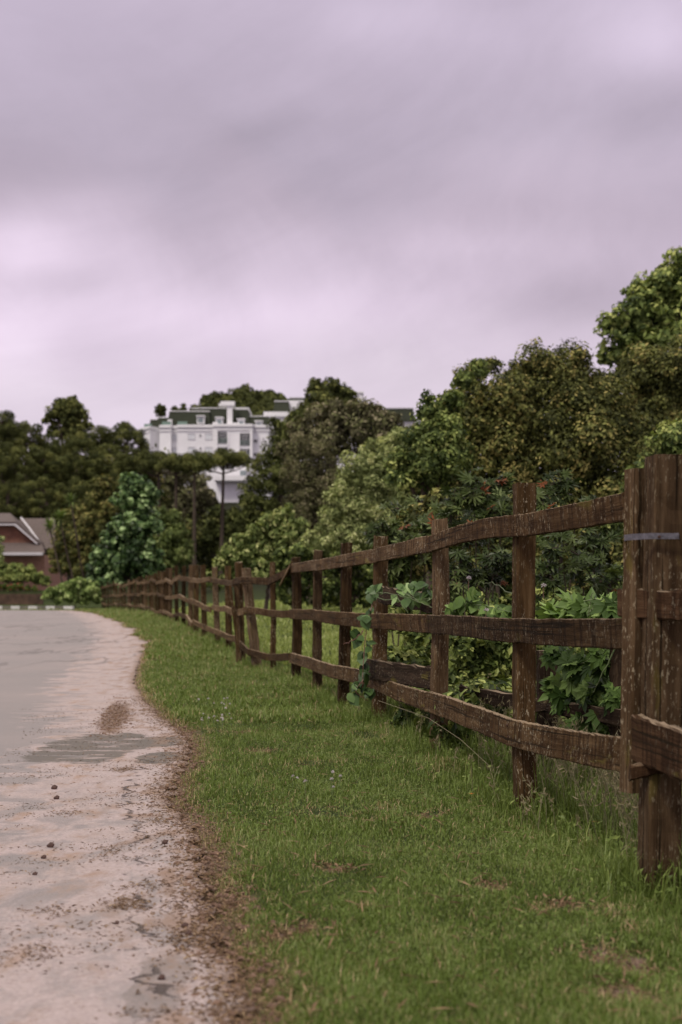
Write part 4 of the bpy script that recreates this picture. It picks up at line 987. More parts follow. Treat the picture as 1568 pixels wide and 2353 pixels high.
# rails, board by board; joints on posts
JOIN = {0: [0, 1, 5, 8, 10, 12, 14, 15, 17, 19, 20, 22, 23, 25, 27, 28, 30, 32, 33, 35, 37, 38, 40], 1: [0, 1, 5, 7, 9, 10, 12, 13, 15, 17, 18, 20, 21, 23, 24, 26, 27, 29, 31, 32, 34, 36, 37, 39, 40], 2: [0, 1, 3, 5, 7, 8, 10, 12, 13, 15, 16, 18, 19, 21, 22, 24, 26, 28, 29, 31, 32, 34, 35, 37, 38, 40]}
START = {0: (1437, 1163), 1: (1437, 1455), 2: (1437, 1735)}
def railpt(i, r):
    px, Y, ty, by, lean, rails, w, d = POST[i]
    z = EYE+(HY-rails[r])*Y/F; f = (z-PW[i][0][2])/(PW[i][1][2]-PW[i][0][2])
    c = PW[i][0]+(PW[i][1]-PW[i][0])*f
    return np.array([c[0], c[1], z])+np.array([nrm[i][0], nrm[i][1], 0])*(w/2+.022)
ys0 = 5.66
hh = [.117, .130, .132]
seed = 700
for r in range(3):
    js = JOIN[r]; st = W(START[r][0]+6, START[r][1], ys0)
    segs = [[st, railpt(0, r), railpt(1, r)]] if r != 2 else [[st, railpt(0, r), railpt(1, r)]]
    for a, b_ in zip(js[1:-1], js[2:]):
        segs.append([railpt(i, r) for i in range(a, b_+1)])
    for si, pts in enumerate(segs):
        seed += 1; g = np.random.default_rng(seed)
        pts = np.array(pts); L = np.concatenate([[0], np.cumsum(np.linalg.norm(np.diff(pts, axis=0), axis=1))])
        near = pts[0][1] < 24
        n = max(4, int(L[-1]/(.035 if near else .4))); tt = np.linspace(.004, L[-1]+(.05 if si else .02), n)
        P = np.stack([np.interp(tt, L, pts[:, k]) for k in range(3)], 1)
        if tt[-1] > L[-1]: P[-1] = pts[-1]+(pts[-1]-pts[-2])/np.linalg.norm(pts[-1]-pts[-2])*.03
        # smooth bends and sag
        for _ in range(1 if near else 0): P[1:-1] = (P[:-2]+2*P[1:-1]+P[2:])/4
        u = tt/L[-1]; P[:, 2] += -.012*np.sin(u*PI*2*g.uniform(.5, 1.2))*g.uniform(0, 1)+np.cumsum(g.normal(0, .0008, n))
        ns = int(np.argmin([abs(p[1]-P[0][1]) for p in pp])); 
        T = np.gradient(P, axis=0); T[:, 2] = 0; T /= np.linalg.norm(T, axis=1)[:, None]
        side = np.stack([-T[:, 1], T[:, 0], np.zeros(n)], 1)
        tw = np.linspace(g.normal(0, .06), g.normal(0, .06), n)[:, None]
        upv = np.array([0, 0, 1.])+side*tw
        if not near:
            P += side*g.uniform(-.01, .03); P[:, 2] += np.linspace(g.normal(0, .035), g.normal(0, .035), n)
        if si > 1 and si % 2: P += side*.006; P[:, 2] += g.normal(0, .010)
        V, Fs, gr = beam(P, side, upv, .036, (hh[r] if P[0][1] < 19 else .106)*g.uniform(.94, 1.05), .004, .0012 if near else .004, seed=seed, chip=.0035 if near else 0)
        put('rail', V, Fs, M['woodfar' if P[0][1] > 19.5 else 'woodrail'], fence, attrs={'grain': gr},
            label=('mossy bottom rail board' if r == 2 and si == 0 else None))
for i in range(5):
    for r in range(3):
        c0 = railpt(i, r); q = [o for o in fence.children if o.name.startswith('rail')]
        own = min(q, key=lambda o: min((Vector(c0)-(wloc(o)+v.co)).length for v in list(o.data.vertices)[::12]))
        for k_, dz_ in enumerate((-.028, .030)):
            e_ = Vector((nrm[i][0], nrm[i][1], 0)); c = Vector(c0)+e_*.0215+Vector((dirs[i][0], dirs[i][1], 0))*(.012 if k_ else -.014)+Vector((0, 0, dz_))
            th_ = np.arange(8)*PI/4; u_ = Vector((dirs[i][0], dirs[i][1], 0))
            ring = [tuple(c+u_*(.006*math.cos(a))+Vector((0, 0, .006*math.sin(a)))) for a in th_]
            V = np.array([tuple(c+e_*.003)]+ring+[tuple(Vector(p)-e_*.012) for p in ring])
            put('nail', V, [np.array([[0, 1+j, 1+(j+1) % 8] for j in range(8)]), np.array([[1+j, 9+j, 9+(j+1) % 8, 1+(j+1) % 8] for j in range(8)])], M['nail'], own)
# short twisted link of the top rail between the 6th and 7th posts and a leaning brace
V, Fs, gr = beam(np.linspace(W(672, 1300, 19.0)+[-.02, -.1, 0], W(651, 1338, 19.9)+[-.02, -.1, 0], 8), np.array([-.8, -.5, 0]), np.array([.35, 0, .9]), .03, .13, .005, .003, seed=77)
put('twisted_board', V, Fs, M['woodfar'], fence, attrs={'grain': gr})
V, Fs, gr = beam(np.linspace(W(529, 1345, 22.6), W(549, 1500, 22.4), 8), np.array([1., 0, 0]), np.array([0, 1., 0]), .045, .05, .005, .003, seed=78)
put('brace', V, Fs, M['wood'], fence, attrs={'grain': gr})
V, Fs, gr = beam(np.linspace(W(544, 1345, 22.7), W(549, 1525, 22.7), 10), np.array([1., 0, 0]), np.array([0, 1., 0]), .085, .06, .005, .004, seed=79)
put('split_post', V, Fs, M['wood2'], fence, attrs={'grain': gr})

# gate end: thick post, batten, strap, boards
gt = thing('gate_post', (gate[0], gate[1], 0), 'thick gate post strapped to a slim batten at the right edge, with heavy boards', 'gate post')
n = 30; t = np.linspace(0, 1, n)[:, None]
dG = np.array([-.10, .995, 0]); sG = np.array([-.995, -.10, 0])
def beamput(name, p0, p1, w, d, mat, side=sG, fw=dG, n=24, seed=1, r=.007, jit=.002, **kw):
    V, Fs, gr = beam(np.linspace(p0, p1, n), side, fw, w, d, r, jit, seed=seed)
    return put(name, V, Fs, M[mat], gt, attrs={'grain': gr}, **kw)
pb = W(1513, 2060, 5.36); pt = W(1532, 1048, 5.36); pb[2] = -.12
beamput('post', pb, pt, .128, .135, 'wood2', seed=81, n=34, r=.006)
b0, b1 = W(1449, 1820, 5.47), W(1460, 1078, 5.47)
beamput('batten', b0, b1, .052, .085, 'wood2', side=np.array([-.93, -.36, 0]), fw=np.array([-.36, .93, 0]), seed=82)
# square timber behind, between post and batten
beamput('inner_batten', W(1484, 1700, 5.62), W(1491, 1190, 5.62), .045, .06, 'wooddark', seed=83)
beamput('inner_block', W(1481, 1560, 5.50), W(1484, 1425, 5.50), .062, .05, 'woodred', seed=88, side=np.array([1., 0, 0]), fw=np.array([0, 1., 0]))
def board(name, x0, y0, x1, y1, Y0, Y1, h, th, mat, seed, n=14):
    P = np.linspace(W(x0, y0, Y0), W(x1, y1, Y1), n); T = P[-1]-P[0]; T[2] = 0; T /= np.linalg.norm(T)
    V, Fs, gr = beam(P, np.array([-T[1], T[0], 0]), np.array([0, 0, 1.]), th, h, .006, .0025, seed=seed, chip=.004)
    return put(name, V, Fs, M[mat], gt, attrs={'grain': gr})
board('board', 1427, 1386, 1640, 1394, 5.58, 4.95, .112, .035, 'woodred', 84)
board('heavy_board', 1464, 1695, 1640, 1760, 5.40, 4.75, .175, .045, 'woodred', 85)
V, Fs, gr = beam(np.linspace(W(1447, 1776, 5.33), W(1555, 1750, 5.25), 8), np.array([.1, 1., 0]), np.array([.1, 0, 1.]), .05, .058, .008, .002, seed=86)
put('wedge', V, Fs, M['woodred'], gt, attrs={'grain': gr})
# metal strap running round both timbers
zS = W(0, 1233, 5.3)[2]; hS = .0225
loop = [W(1438, 1228, 5.52), W(1436, 1230, 5.40), W(1453, 1233, 5.33), W(1492, 1234, 5.26), W(1559, 1233, 5.26), W(1563, 1233, 5.45), W(1500, 1233, 5.58), W(1440, 1230, 5.56)]
Vs = []
for p in loop:
    p = np.array(p); p[2] = zS
    Vs.append(p)
Vs = np.array(Vs); c = Vs.mean(0); out_ = Vs-c; out_[:, 2] = 0; out_ /= np.linalg.norm(out_, axis=1)[:, None]
nS = len(Vs); VA = np.concatenate([Vs+[0, 0, -hS/2], Vs+[0, 0, hS/2], Vs+out_*.003+[0, 0, hS/2], Vs+out_*.003+[0, 0, -hS/2]])
FS = []
for i in range(nS):
    j = (i+1) % nS
    for k in range(4): FS.append([k*nS+i, k*nS+j, ((k+1) % 4)*nS+j, ((k+1) % 4)*nS+i])
sp = put('metal_strap', VA, np.array(FS), M['metal'], gt)
th_ = np.arange(10)*2*PI/10; c = W(1516, 1233.5, 5.252); V = np.concatenate([[c+[0, -.004, 0]], c+np.stack([.0052*np.cos(th_), 0*th_-.003, .0052*np.sin(th_)], 1), c+np.stack([.006*np.cos(th_), 0*th_+.006, .006*np.sin(th_)], 1)])
put('nail', V, [np.array([[0, 1+i, 1+(i+1) % 10] for i in range(10)]), np.array([[1+i, 11+i, 11+(i+1) % 10, 1+(i+1) % 10] for i in range(10)])], M['nail'], sp)

# the older low fence hidden in the creepers behind
of = thing('old_fence', W(1258, 1700, 8.6), 'rotten dark remains of an older low fence buried in creepers', 'fence')
def oldb(name, p0, p1, w, h, seed, vert=False, mat='wooddark'):
    P = np.linspace(p0, p1, 16); T = P[-1]-P[0]
    if vert: side, up = np.array([1., 0, 0]), np.array([0, 1., 0])
    else:
        T[2] = 0; T /= np.linalg.norm(T); side, up = np.array([-T[1], T[0], 0]), np.array([0, 0, 1.])
    V, Fs, gr = beam(P, side, up, w, h, .008, .006, seed=seed, chip=.012); put(name, V, Fs, M[mat], of, attrs={'grain': gr})
oldb('plank', W(842, 1536, 12.0), W(1000, 1560, 10.0), .03, .16, 91)
oldb('plank', W(872, 1366, 12.0), W(1010, 1388, 10.2), .03, .14, 92)
oldb('plank', W(1060, 1590, 9.8), W(1430, 1650, 7.4), .03, .09, 93)
oldb('post', W(1258, 1760, 8.6), W(1258, 1495, 8.6), .12, .10, 94, True)
oldb('post', W(1428, 1790, 7.6), W(1428, 1490, 7.6), .11, .10, 95, True)

# creeper on the fence
def vine(label, stems, leaves, leaf, tpl, mat, seed, r=.004, stemmat='stem', group=None, cam=.6, name='climbing_vine', tb=0):
    g = np.random.default_rng(seed); parts = []
    allp = []
    for s in stems:
        P = np.array([W(a, b, c) for a, b, c in s]); n = len(P)*6; u = np.linspace(0, n, n); L = np.linspace(0, n, len(P))
        Q = np.stack([np.interp(u, L, P[:, k]) for k in range(3)], 1)
        for _ in range(3): Q[1:-1] = (Q[:-2]+2*Q[1:-1]+Q[2:])/4
        Q += g.normal(0, .004, Q.shape); parts.append(tube(Q, np.linspace(r, r*.5, len(Q)), 5)); allp.append(Q)
    allp = np.concatenate(allp)
    t = thing(name, allp[np.argmin(allp[:, 2])], label, 'vine', group)
    V, Fc = join(parts); put('stem', V, Fc, M[stemmat], t)
    P = []
    for (px, py, Y, rr, n) in leaves:
        c = W(px, py, Y); q = g.normal(size=(n, 3)); q /= np.linalg.norm(q, axis=1)[:, None]
        P.append(c+q*rr*Y/F*g.uniform(.2, 1.0, (n, 1)))
    P = np.concatenate(P); n = len(P)
    nn = np.stack([g.normal(-.1, .5, n), g.normal(-cam, .35, n), np.abs(g.normal(.55, .35, n))], 1)
    # leaf tips hang down
    nn /= np.linalg.norm(nn, axis=1)[:, None]; yv = np.array([0, 0, -1.])+g.normal(0, .45, (n, 3)); yv -= nn*(yv*nn).sum(1)[:, None]; yv /= np.linalg.norm(yv, axis=1)[:, None]
    R = np.stack([np.cross(yv, nn), yv, nn], -1)
    V, Fc, ti = scatter(tpl, P, R, leaf*g.uniform(.55, 1.2, n), np.clip(g.normal(.45+tb, .22, n), 0, 1))
    put('leaves', V, Fc, M[mat], t, attrs={'tint': ti})
    return t
VL = [(838, 1430, 11.6, 22, 6), (822, 1458, 11.6, 16, 5), (845, 1480, 11.6, 12, 3), (832, 1505, 11.6, 12, 3), (836, 1530, 11.6, 12, 4), (840, 1552, 11.5, 16, 6), (828, 1572, 11.5, 16, 6), (845, 1590, 11.5, 14, 5), (852, 1400, 11.6, 12, 3), (812, 1598, 11.5, 10, 3)]
vine('leafy creeper hanging down the rails beside the third near post', [[(868, 1350, 11.8), (852, 1400, 11.6), (842, 1450, 11.55), (836, 1520, 11.5), (832, 1600, 11.5)], [(836, 1450, 11.5), (815, 1470, 11.5), (790, 1480, 11.6)], [(836, 1560, 11.5), (815, 1590, 11.45), (845, 1610, 11.5)]],
     VL, .105, T_OVAL, 'vine', 71, .005, 'stemred', cam=.7, tb=-.14)
vine('creeper with curling tendrils lying over the old plank between the second and third near posts', [[(852, 1365, 11.7), (880, 1362, 11.2), (925, 1368, 10.6), (985, 1392, 10.1), (1010, 1400, 10.0)], [(925, 1360, 10.6), (960, 1378, 10.3), (1000, 1375, 10.1)], [(870, 1375, 11.4), (930, 1385, 10.8), (960, 1360, 10.5), (985, 1330, 10.3)], [(915, 1375, 10.8), (940, 1410, 10.6)]],
     [(855, 1362, 11.7, 14, 8), (872, 1350, 11.5, 12, 6), (925, 1355, 10.8, 12, 5), (950, 1352, 10.5, 14, 6), (965, 1375, 10.5, 16, 6), (985, 1362, 10.3, 14, 6), (940, 1385, 10.6, 12, 4), (905, 1380, 10.9, 10, 3), (975, 1345, 10.3, 10, 4)], .105, T_OVAL, 'vine', 72, .0035, cam=.6)
vine('creeper with small leaves and buds along the middle rail between the two near posts', [[(1020, 1405, 9.7), (1080, 1385, 9.2), (1130, 1395, 8.6), (1190, 1410, 8.0)], [(1070, 1400, 9.2), (1075, 1345, 9.0), (1078, 1330, 9.0)], [(1185, 1370, 8.2), (1140, 1340, 8.6), (1100, 1338, 8.8)]],
     [(1050, 1392, 9.3, 22, 16), (1085, 1390, 9.1, 24, 18), (1120, 1400, 8.8, 22, 16), (1155, 1398, 8.5, 22, 14), (1090, 1365, 9.0, 12, 6), (1030, 1405, 9.5, 14, 8), (1175, 1405, 8.3, 16, 10)], .088, T_OVAL, 'squash', 73, .0035, cam=.5)
vine('large squash leaves spread over the old fence beside the gate batten', [[(1250, 1400, 8.5), (1310, 1390, 8.1), (1370, 1375, 7.7), (1430, 1385, 7.4)], [(1290, 1560, 8.3), (1350, 1520, 7.9), (1420, 1480, 7.4)], [(1370, 1380, 7.7), (1350, 1420, 7.7), (1362, 1360, 7.7)]],
     [(1270, 1408, 8.3, 22, 9), (1320, 1398, 8.0, 24, 9), (1370, 1398, 7.8, 24, 9), (1410, 1395, 7.5, 18, 6), (1345, 1405, 7.9, 20, 6)], .235, T_SQUASH, 'squash', 74, .006, cam=.45, tb=.15)
vine('tangle of dark lobed leaves hanging below the middle rail beside the gate batten', [[(1300, 1480, 8.1), (1340, 1560, 8.0), (1400, 1650, 7.6)], [(1420, 1480, 7.5), (1380, 1560, 7.6), (1330, 1650, 7.9)]],
     [(1280, 1500, 8.2, 28, 14), (1330, 1530, 8.0, 40, 22), (1390, 1520, 7.7, 40, 22), (1370, 1590, 7.8, 45, 26), (1420, 1600, 7.5, 30, 18), (1310, 1600, 8.1, 40, 22), (1400, 1660, 7.7, 35, 20), (1340, 1660, 7.9, 35, 18), (1285, 1570, 8.3, 30, 14)], .17, T_SQUASH, 'squash', 75, .005, cam=.5, tb=-.15)
vine('creeper climbing outside the thick gate post at the right edge', [[(1566, 1700, 5.9), (1572, 1450, 5.9), (1562, 1330, 5.9), (1570, 1240, 5.9)]],
     [(1572, 1300, 5.95, 14, 5), (1575, 1360, 5.95, 16, 6), (1572, 1460, 5.95, 18, 8), (1574, 1560, 5.95, 18, 8), (1572, 1640, 5.95, 18, 8)], .11, T_IVY, 'squash', 76, .004, cam=.4)

# low leafy undergrowth between the fences (uncountable)
g = np.random.default_rng(66); bl = []
for i in range(150):
    y = g.uniform(9.3, 15.5); x = g.uniform(.030*y+.12, .26*y) if y > 11 else g.uniform(.75, .26*y); r = g.uniform(.10, .26)
    bl.append((np.array([x, y, float(G(x, y))+g.uniform(.05, .95 if y > 12 else .22)]), r))
V, Fc, ti = crown_leaves(bl, .07, T_LEAF, g, cover=3.0, clump=.4, kmul=.5, tbias=-.02, maxn=90000, tspread=.32)
put('undergrowth', V, Fc, M['green'], attrs={'tint': ti}, kind='stuff', label='low leafy undergrowth between the fence and the thicket', cat='undergrowth')

# ------------------------------------------------------------------ grass
def fence_x(y): return np.interp(y, path[:, 1], path[:, 0])
def blades(x, y, h, w, tint, g, lean=.5, curl=.35):
    n = len(x); z = G(x, y); a = g.uniform(0, 2*PI, n)
    s = np.stack([np.cos(a), np.sin(a), np.zeros(n)], 1); f = np.stack([-np.sin(a), np.cos(a), np.zeros(n)], 1)
    b = np.stack([x, y, z-.004], 1); l1 = np.abs(g.normal(0, lean, n)); l2 = l1+np.abs(g.normal(0, curl, n))
    m = b+f*(np.sin(l1)*h*.55)[:, None]; m[:, 2] += np.cos(l1)*h*.55
    t = m+f*(np.sin(l2)*h*.5)[:, None]; t[:, 2] += np.cos(l2)*h*.5
    V = np.stack([b-s*w[:, None]/2, b+s*w[:, None]/2, m-s*w[:, None]*.42, m+s*w[:, None]*.42, t], 1).reshape(-1, 3)
    k = (np.arange(n)*5)[:, None, None]; Fc = (np.array([[0, 1, 3], [0, 3, 2], [2, 3, 4]])[None]+k).reshape(-1, 3)
    return V, Fc, np.repeat(tint, 5)
def field(n, y0, y1, xa, xb, g, p=1.0):
    """sample points, more of them near"""
    u = g.random(n); y = (y0**(1-p)+(y1**(1-p)-y0**(1-p))*u)**(1/(1-p)) if p != 1 else y0*(y1/y0)**u
    A, B = xa(y), xb(y); x = A+(B-A)*g.random(n); return x, y
g = np.random.default_rng(12)
Vs, Fs_, Ts, n0 = [], [], [], 0
def addb(V, Fc, T):
    global n0
    Vs.append(V); Fs_.append(Fc+n0); Ts.append(T); n0 += len(V)
def patch_noise(x, y): return .5+.5*wav(x, y, 2.6, 21)*.8+.25*wav(x, y, 9, 22)
for (n, y0, y1, hs_, ws) in ((250000, 3.0, 6.2, .023, .0027), (210000, 6.2, 12, .027, .0037), (120000, 12, 24, .042, .0070), (70000, 24, 50, .06, .014), (40000, 50, 84, .08, .03)):
    x, y = field(n, y0, y1, lambda q: xe(q)+.0, lambda q: np.minimum(fence_x(q)+.6, .252*q), g, 1.6 if y0 > 20 else 1.01)
    e = x-xe(y); pn = patch_noise(x, y)
    bare = wav(x, y, 3.1, 40)+.6*wav(x, y, 8, 41)
    keep = g.random(n) < np.clip((e-.01+.06*wav(x, y, 6, 23))/np.where(y > 5.5, .16, .09), .04, 1)
    keep &= ~((bare > .80) & (g.random(n) < .8)); dv_ = divot(x, y); keep &= g.random(n) > np.clip(dv_*1.9-.1, 0, .93); bare = np.maximum(bare, dv_*2.2)
    x, y, e, pn, bare = x[keep], y[keep], e[keep], pn[keep], bare[keep]; m = len(x)
    df = np.abs(x-fence_x(y))
    h = hs_*(.5+g.random(m)**1.8*1.3)*(1+.8*np.clip(pn-.5, -.5, .8)+.35*np.clip(wav(x, y, 5, 61), 0, 1))*(1+1.1*np.exp(-(df/.18)**2))*np.clip(.6+e*2.5, .6, 1)
    tint = np.clip(g.normal(.43, .20, m)+.12*np.clip((y-13)/20, 0, 1)+.28*(pn-.5)+.09*wav(x, y, .8, 9)+.12*wav(x, y, 4.2, 19)+.13*wav(x, y, 15, 29), 0, .84)
    dead = g.random(m) < (.04+.08*np.clip(wav(x, y, 2.2, 77), 0, 1)+.50*np.exp(-(np.maximum(e-.02, 0)/.13)**2)+.35*(bare > .62))
    tint[dead] = g.uniform(.86, 1, dead.sum())
    lean = 1.25
    addb(*blades(x, y, h, ws*g.uniform(.6, 1.3, m), tint, g, lean, .7))
put('grass', np.concatenate(Vs), np.concatenate(Fs_), M['grass'], origin=(0, 0, 0), attrs={'tint': np.concatenate(Ts)}, kind='stuff', label='short mown grass of the road verge', cat='grass')
# meadow behind the fence
Vs, Fs_, Ts, n0 = [], [], [], 0
for (n, y0, y1, hs_, ws) in ((40000, 5.5, 10, .10, .006), (60000, 10, 20, .085, .009), (60000, 20, 42, .085, .018), (15000, 42, 60, .1, .03)):
    x, y = field(n, y0, y1, lambda q: fence_x(q)+.45, lambda q: np.minimum(.26*q, fence_x(q)+np.where(q < 20, 9, 11)), g, 1.4); m = len(x)
    pn = patch_noise(x*.6, y*.6)
    addb(*blades(x, y, hs_*g.uniform(.5, 1.4, m)*(.7+.6*pn), ws*g.uniform(.6, 1.5, m), np.clip(g.normal(.5, .17, m)+.25*(pn-.5), 0, 1), g, .7))
put('meadow_grass', np.concatenate(Vs), np.concatenate(Fs_), M['meadow'], origin=(0, 0, 0), attrs={'tint': np.concatenate(Ts)}, kind='stuff', label='pale uncut meadow grass behind the fence', cat='grass')
# long grass and weeds along the fence foot
Vs, Fs_, Ts, n0 = [], [], [], 0
n = 9000; y = g.uniform(4.9, 13, n); x = fence_x(y)+g.normal(.28, .22, n)
n2 = 1500; cyl = g.choice([5.4, 7.4, 9.8, 12.1, 13.9], n2); th_ = g.uniform(0, 2*PI, n2); rr = g.uniform(.07, .2, n2)
x = np.concatenate([x, fence_x(cyl)+rr*np.cos(th_)]); y = np.concatenate([y, cyl+rr*np.sin(th_)]); n = len(x)
addb(*blades(x, y, g.uniform(.07, .24, n)*np.where(np.abs(x-fence_x(y)-.3) < .25, 1.25, .8), g.uniform(.003, .0065, n), np.clip(g.normal(.5, .2, n), 0, 1), g, .35, .8))
n = 10000; y = 5+8*g.random(n)**1.1; x = fence_x(y)+g.normal(.42, .22, n)
P = np.stack([x, y, G(x, y)+g.uniform(.01, .11, n)], 1); R = rotmats(np.stack([g.normal(0, .5, n), g.normal(-.2, .5, n), np.ones(n)], 1), g)
V, Fc, T = scatter(T_LEAF, P, R, g.uniform(.015, .04, n), np.clip(g.normal(.55, .2, n), 0, 1)); addb(V, Fc, T)
# clover and plantain patches in the verge
cx_ = g.choice(44, 7000); cc = np.stack([g.uniform(-.5, 1, 44), g.uniform(4, 13, 44)], 1); cc[:4] = [[-.9, 11.5], [-.75, 10.4], [-.15, 7.7], [-.2, 8.2]]
x = cc[cx_, 0]+g.normal(0, .17, 7000); y = cc[cx_, 1]+g.normal(0, .28, 7000); ok = (x > xe(y)+.12) & (x < fence_x(y)+.4); x, y = x[ok], y[ok]; n = len(x)
P = np.stack([x, y, G(x, y)+g.uniform(.015, .05, n)], 1); R = rotmats(np.stack([g.normal(0, .35, n), g.normal(-.15, .35, n), np.ones(n)], 1), g)
V, Fc, T = scatter(T_LEAF, P, R, g.uniform(.010, .020, n), np.clip(g.normal(.45, .15, n), 0, .8)); addb(V, Fc, T)
put('weeds', np.concatenate(Vs), np.concatenate(Fs_), M['weeds'], origin=(0, 0, 0), attrs={'tint': np.concatenate(Ts)}, kind='stuff', label='long grass, clover and weeds growing along the foot of the fence', cat='weeds')
# seeding grass stalks
parts = []; tin = []; Vs, Fs_, Ts, n0 = [], [], [], 0
n = 560; y = np.where(g.random(n) < .65, g.uniform(5.7, 8.8, n), g.uniform(8.8, 13, n)); x = fence_x(y)+np.where(g.random(n) < .9, g.uniform(.10, .6, n), g.uniform(-.18, .1, n))
for i in range(n):
    z = float(G(x[i], y[i])); h = g.uniform(.22, .56)*(1 if x[i] > fence_x(y[i]) else .6); a = g.uniform(0, 2*PI); l = g.uniform(.1, .55)*h
    t = np.linspace(0, 1, 7); Q = np.stack([x[i]+math.cos(a)*l*t**2, y[i]+math.sin(a)*l*t**2, z+h*(t-.18*t**3)], 1)
    V, Fq = tube(Q, np.linspace(.0022, .0012, 7), 3)
    Fc = np.concatenate([Fq[:, [0, 1, 2]], Fq[:, [0, 2, 3]]]); addb(V, Fc, np.full(len(V), g.uniform(0, .7)))
    k = g.integers(5, 12); u = g.uniform(.62, 1, k); Pq = np.stack([np.interp(u, t, Q[:, j]) for j in range(3)], 1)+g.normal(0, .008, (k, 3))
    R = rotmats(np.stack([g.normal(0, 1, k), g.normal(-.5, 1, k), g.normal(0, .2, k)], 1), g)
    V, Fc, T = scatter(T_LONG, Pq, R, g.uniform(.018, .036, k), g.uniform(.3, 1, k)); addb(V, Fc, T)
put('seed_grass', np.concatenate(Vs), np.concatenate(Fs_), M['seed'], origin=(0, 0, 0), attrs={'tint': np.concatenate(Ts)}, kind='stuff', label='thin seeding grass stalks standing between and behind the fence rails', cat='grass')
Q = np.array([W(870, 1610, 10.0), W(985, 1650, 9.0), W(1060, 1700, 8.2), W(1125, 1760, 7.7), (W(1148, 1842, 7.45))]); 
V, Fq = tube(Q, [.0014, .0014, .0014, .0012, .001], 4)
put('dry_stalk', V, Fq, M['seed'], label='single long dry stalk arching down across the post bases', cat='stalk', attrs={'tint': np.full(len(V), .75)})

# flowers
def ball(c, r, g, n=26):
    q = g.normal(size=(n, 3)); q /= np.linalg.norm(q, axis=1)[:, None]; q[:, 2] = np.abs(q[:, 2])*1.2-.35
    return scatter(T_LONG, c+q*r*.6, rotmats(np.cross(q, g.normal(size=q.shape)), g), r*1.1, np.full(n, .9))
g = np.random.default_rng(90)
fl = thing('clover_flower', (0, 0, 0), 'small white clover flower in the grass', 'flower', 'white clover flowers in the grass')
V, Fc, _ = ball(np.array([0, 0, .075]), .010, g); put('petals', V, Fc, M['petal'], fl)
V, Fq = tube(np.array([[0, 0, 0], [.004, 0, .04], [0, 0, .07]]), .0012, 4); put('stem', V, Fq, M['stem'], fl, origin=(0, 0, 0))
spots = []
for (cx0, cy0, sx_, sy_, n) in ((490, 1640, 44, 24, 22), (725, 1795, 60, 26, 7), (1290, 1750, 60, 22, 14), (1110, 1680, 60, 30, 6), (1400, 1790, 30, 25, 8), (1000, 2000, 100, 60, 0), (1200, 1770, 20, 15, 3)):
    for _ in range(n): spots.append((cx0+g.uniform(-1, 1)*sx_, cy0+g.uniform(-1, 1)*sy_))
first = True
for (a, b_) in spots:
    Y = F*(EYE-.08)/(b_-HY); x = (a-CX)*Y/F
    o = fl if first else copy_tree(fl); first = False
    o.location = (x, Y, float(G(x, Y))); o.rotation_euler = (0, 0, g.uniform(0, 6)); o.scale = (1,)*3
    s_ = g.uniform(.9, 1.4); o.scale = (s_, s_, s_)
for (lb, a, b_, h) in (('orange dandelion flower in the grass left of the nearest free post', 1083, 1826, .05), ('orange dandelion flower left of the gate post under the bottom rail', 1367, 1862, .08), ('orange dandelion flower touching the left side of the gate post', 1462, 1918, .05)):
    Y = F*(EYE-h)/(b_-HY); x = (a-CX)*Y/F; z = float(G(x, Y))
    d = thing('dandelion', (x, Y, z), lb, 'flower', 'orange dandelions in the grass')
    k = 26; th_ = np.arange(k)*2*PI/k; q = np.stack([np.cos(th_), np.sin(th_), g.uniform(.15, .5, k)], 1); q /= np.linalg.norm(q, axis=1)[:, None]
    s_ = np.cross(q, [0, 0, 1.]); s_ /= np.linalg.norm(s_, axis=1)[:, None]; R = np.stack([s_, q, np.cross(s_, q)], -1)
    V, Fc, _ = scatter((T_SPIKE[0]*np.array([3, 1, 1]), T_SPIKE[1]), np.repeat([[x, Y, z+h]], k, 0), R, g.uniform(.012, .018, k), np.ones(k)); put('petals', V, Fc, M['petalorange'], d)
    V, Fq = tube(np.array([[x+.004, Y, z], [x, Y, z+h*.5], [x, Y, z+h]]), .0016, 5); put('stem', V, Fq, M['stem'], d)

# buds / passion flowers on the creeper
for (lb, a, b_, Y) in (('pale bud on a thin stalk left of the nearest free post', 1078, 1329, 9.0), ('purple and white flower just right of the nearest free post', 1250, 1345, 8.3), ('purple and white flower low in the creeper left of the nearest free post', 1118, 1402, 8.7)):
    c = W(a, b_, Y); d = thing('creeper_flower', c, lb, 'flower', 'flowers of the creeper')
    V, Fc, _ = ball(c, .018, g, 30); put('petals', V, Fc, M['petal'], d)
    V, Fq = tube(np.array([c-[0, 0, .08], c-[.004, 0, .04], c]), .002, 4); put('stem', V, Fq, M['stemred'], d)

# ------------------------------------------------------------------ litter on the road
g = np.random.default_rng(33)
def strip(n, ysel, eoff, lo, hi, z=.006, col=(.5, .25), hz=0):
    y = ysel; x = xe(y)+eoff; P = np.stack([x, y, np.maximum(np.interp(y, PY_, PZ_)+z, np.where(x > xe(y), G(x, y), -9)+.004)+g.uniform(0, hz+1e-6, n)], 1)
    R = rotmats(np.stack([g.normal(0, .25, n), g.normal(0, .25, n), np.ones(n)], 1), g)
    return scatter((T_LONG[0]*np.array([1.1, 1, 1]), T_LONG[1]), P, R, g.uniform(lo, hi, n), np.clip(g.normal(col[0], col[1], n), 0, 1))
Vs, Fs_, Ts, n0 = [], [], [], 0
n = 5200; y = 3.3*(16/3.3)**g.random(n); ok = (wav(y, np.zeros(n), 3, 5)*0+g.random(n)) < 1
addb(*strip(n, y, -np.abs(g.normal(0, .10, n))+.05, .008, .030))
n = 15000; y = 3.3*(14/3.3)**g.random(n); cl = np.round(y*5)/5; e_ = -g.random(n)**1.3*1.25
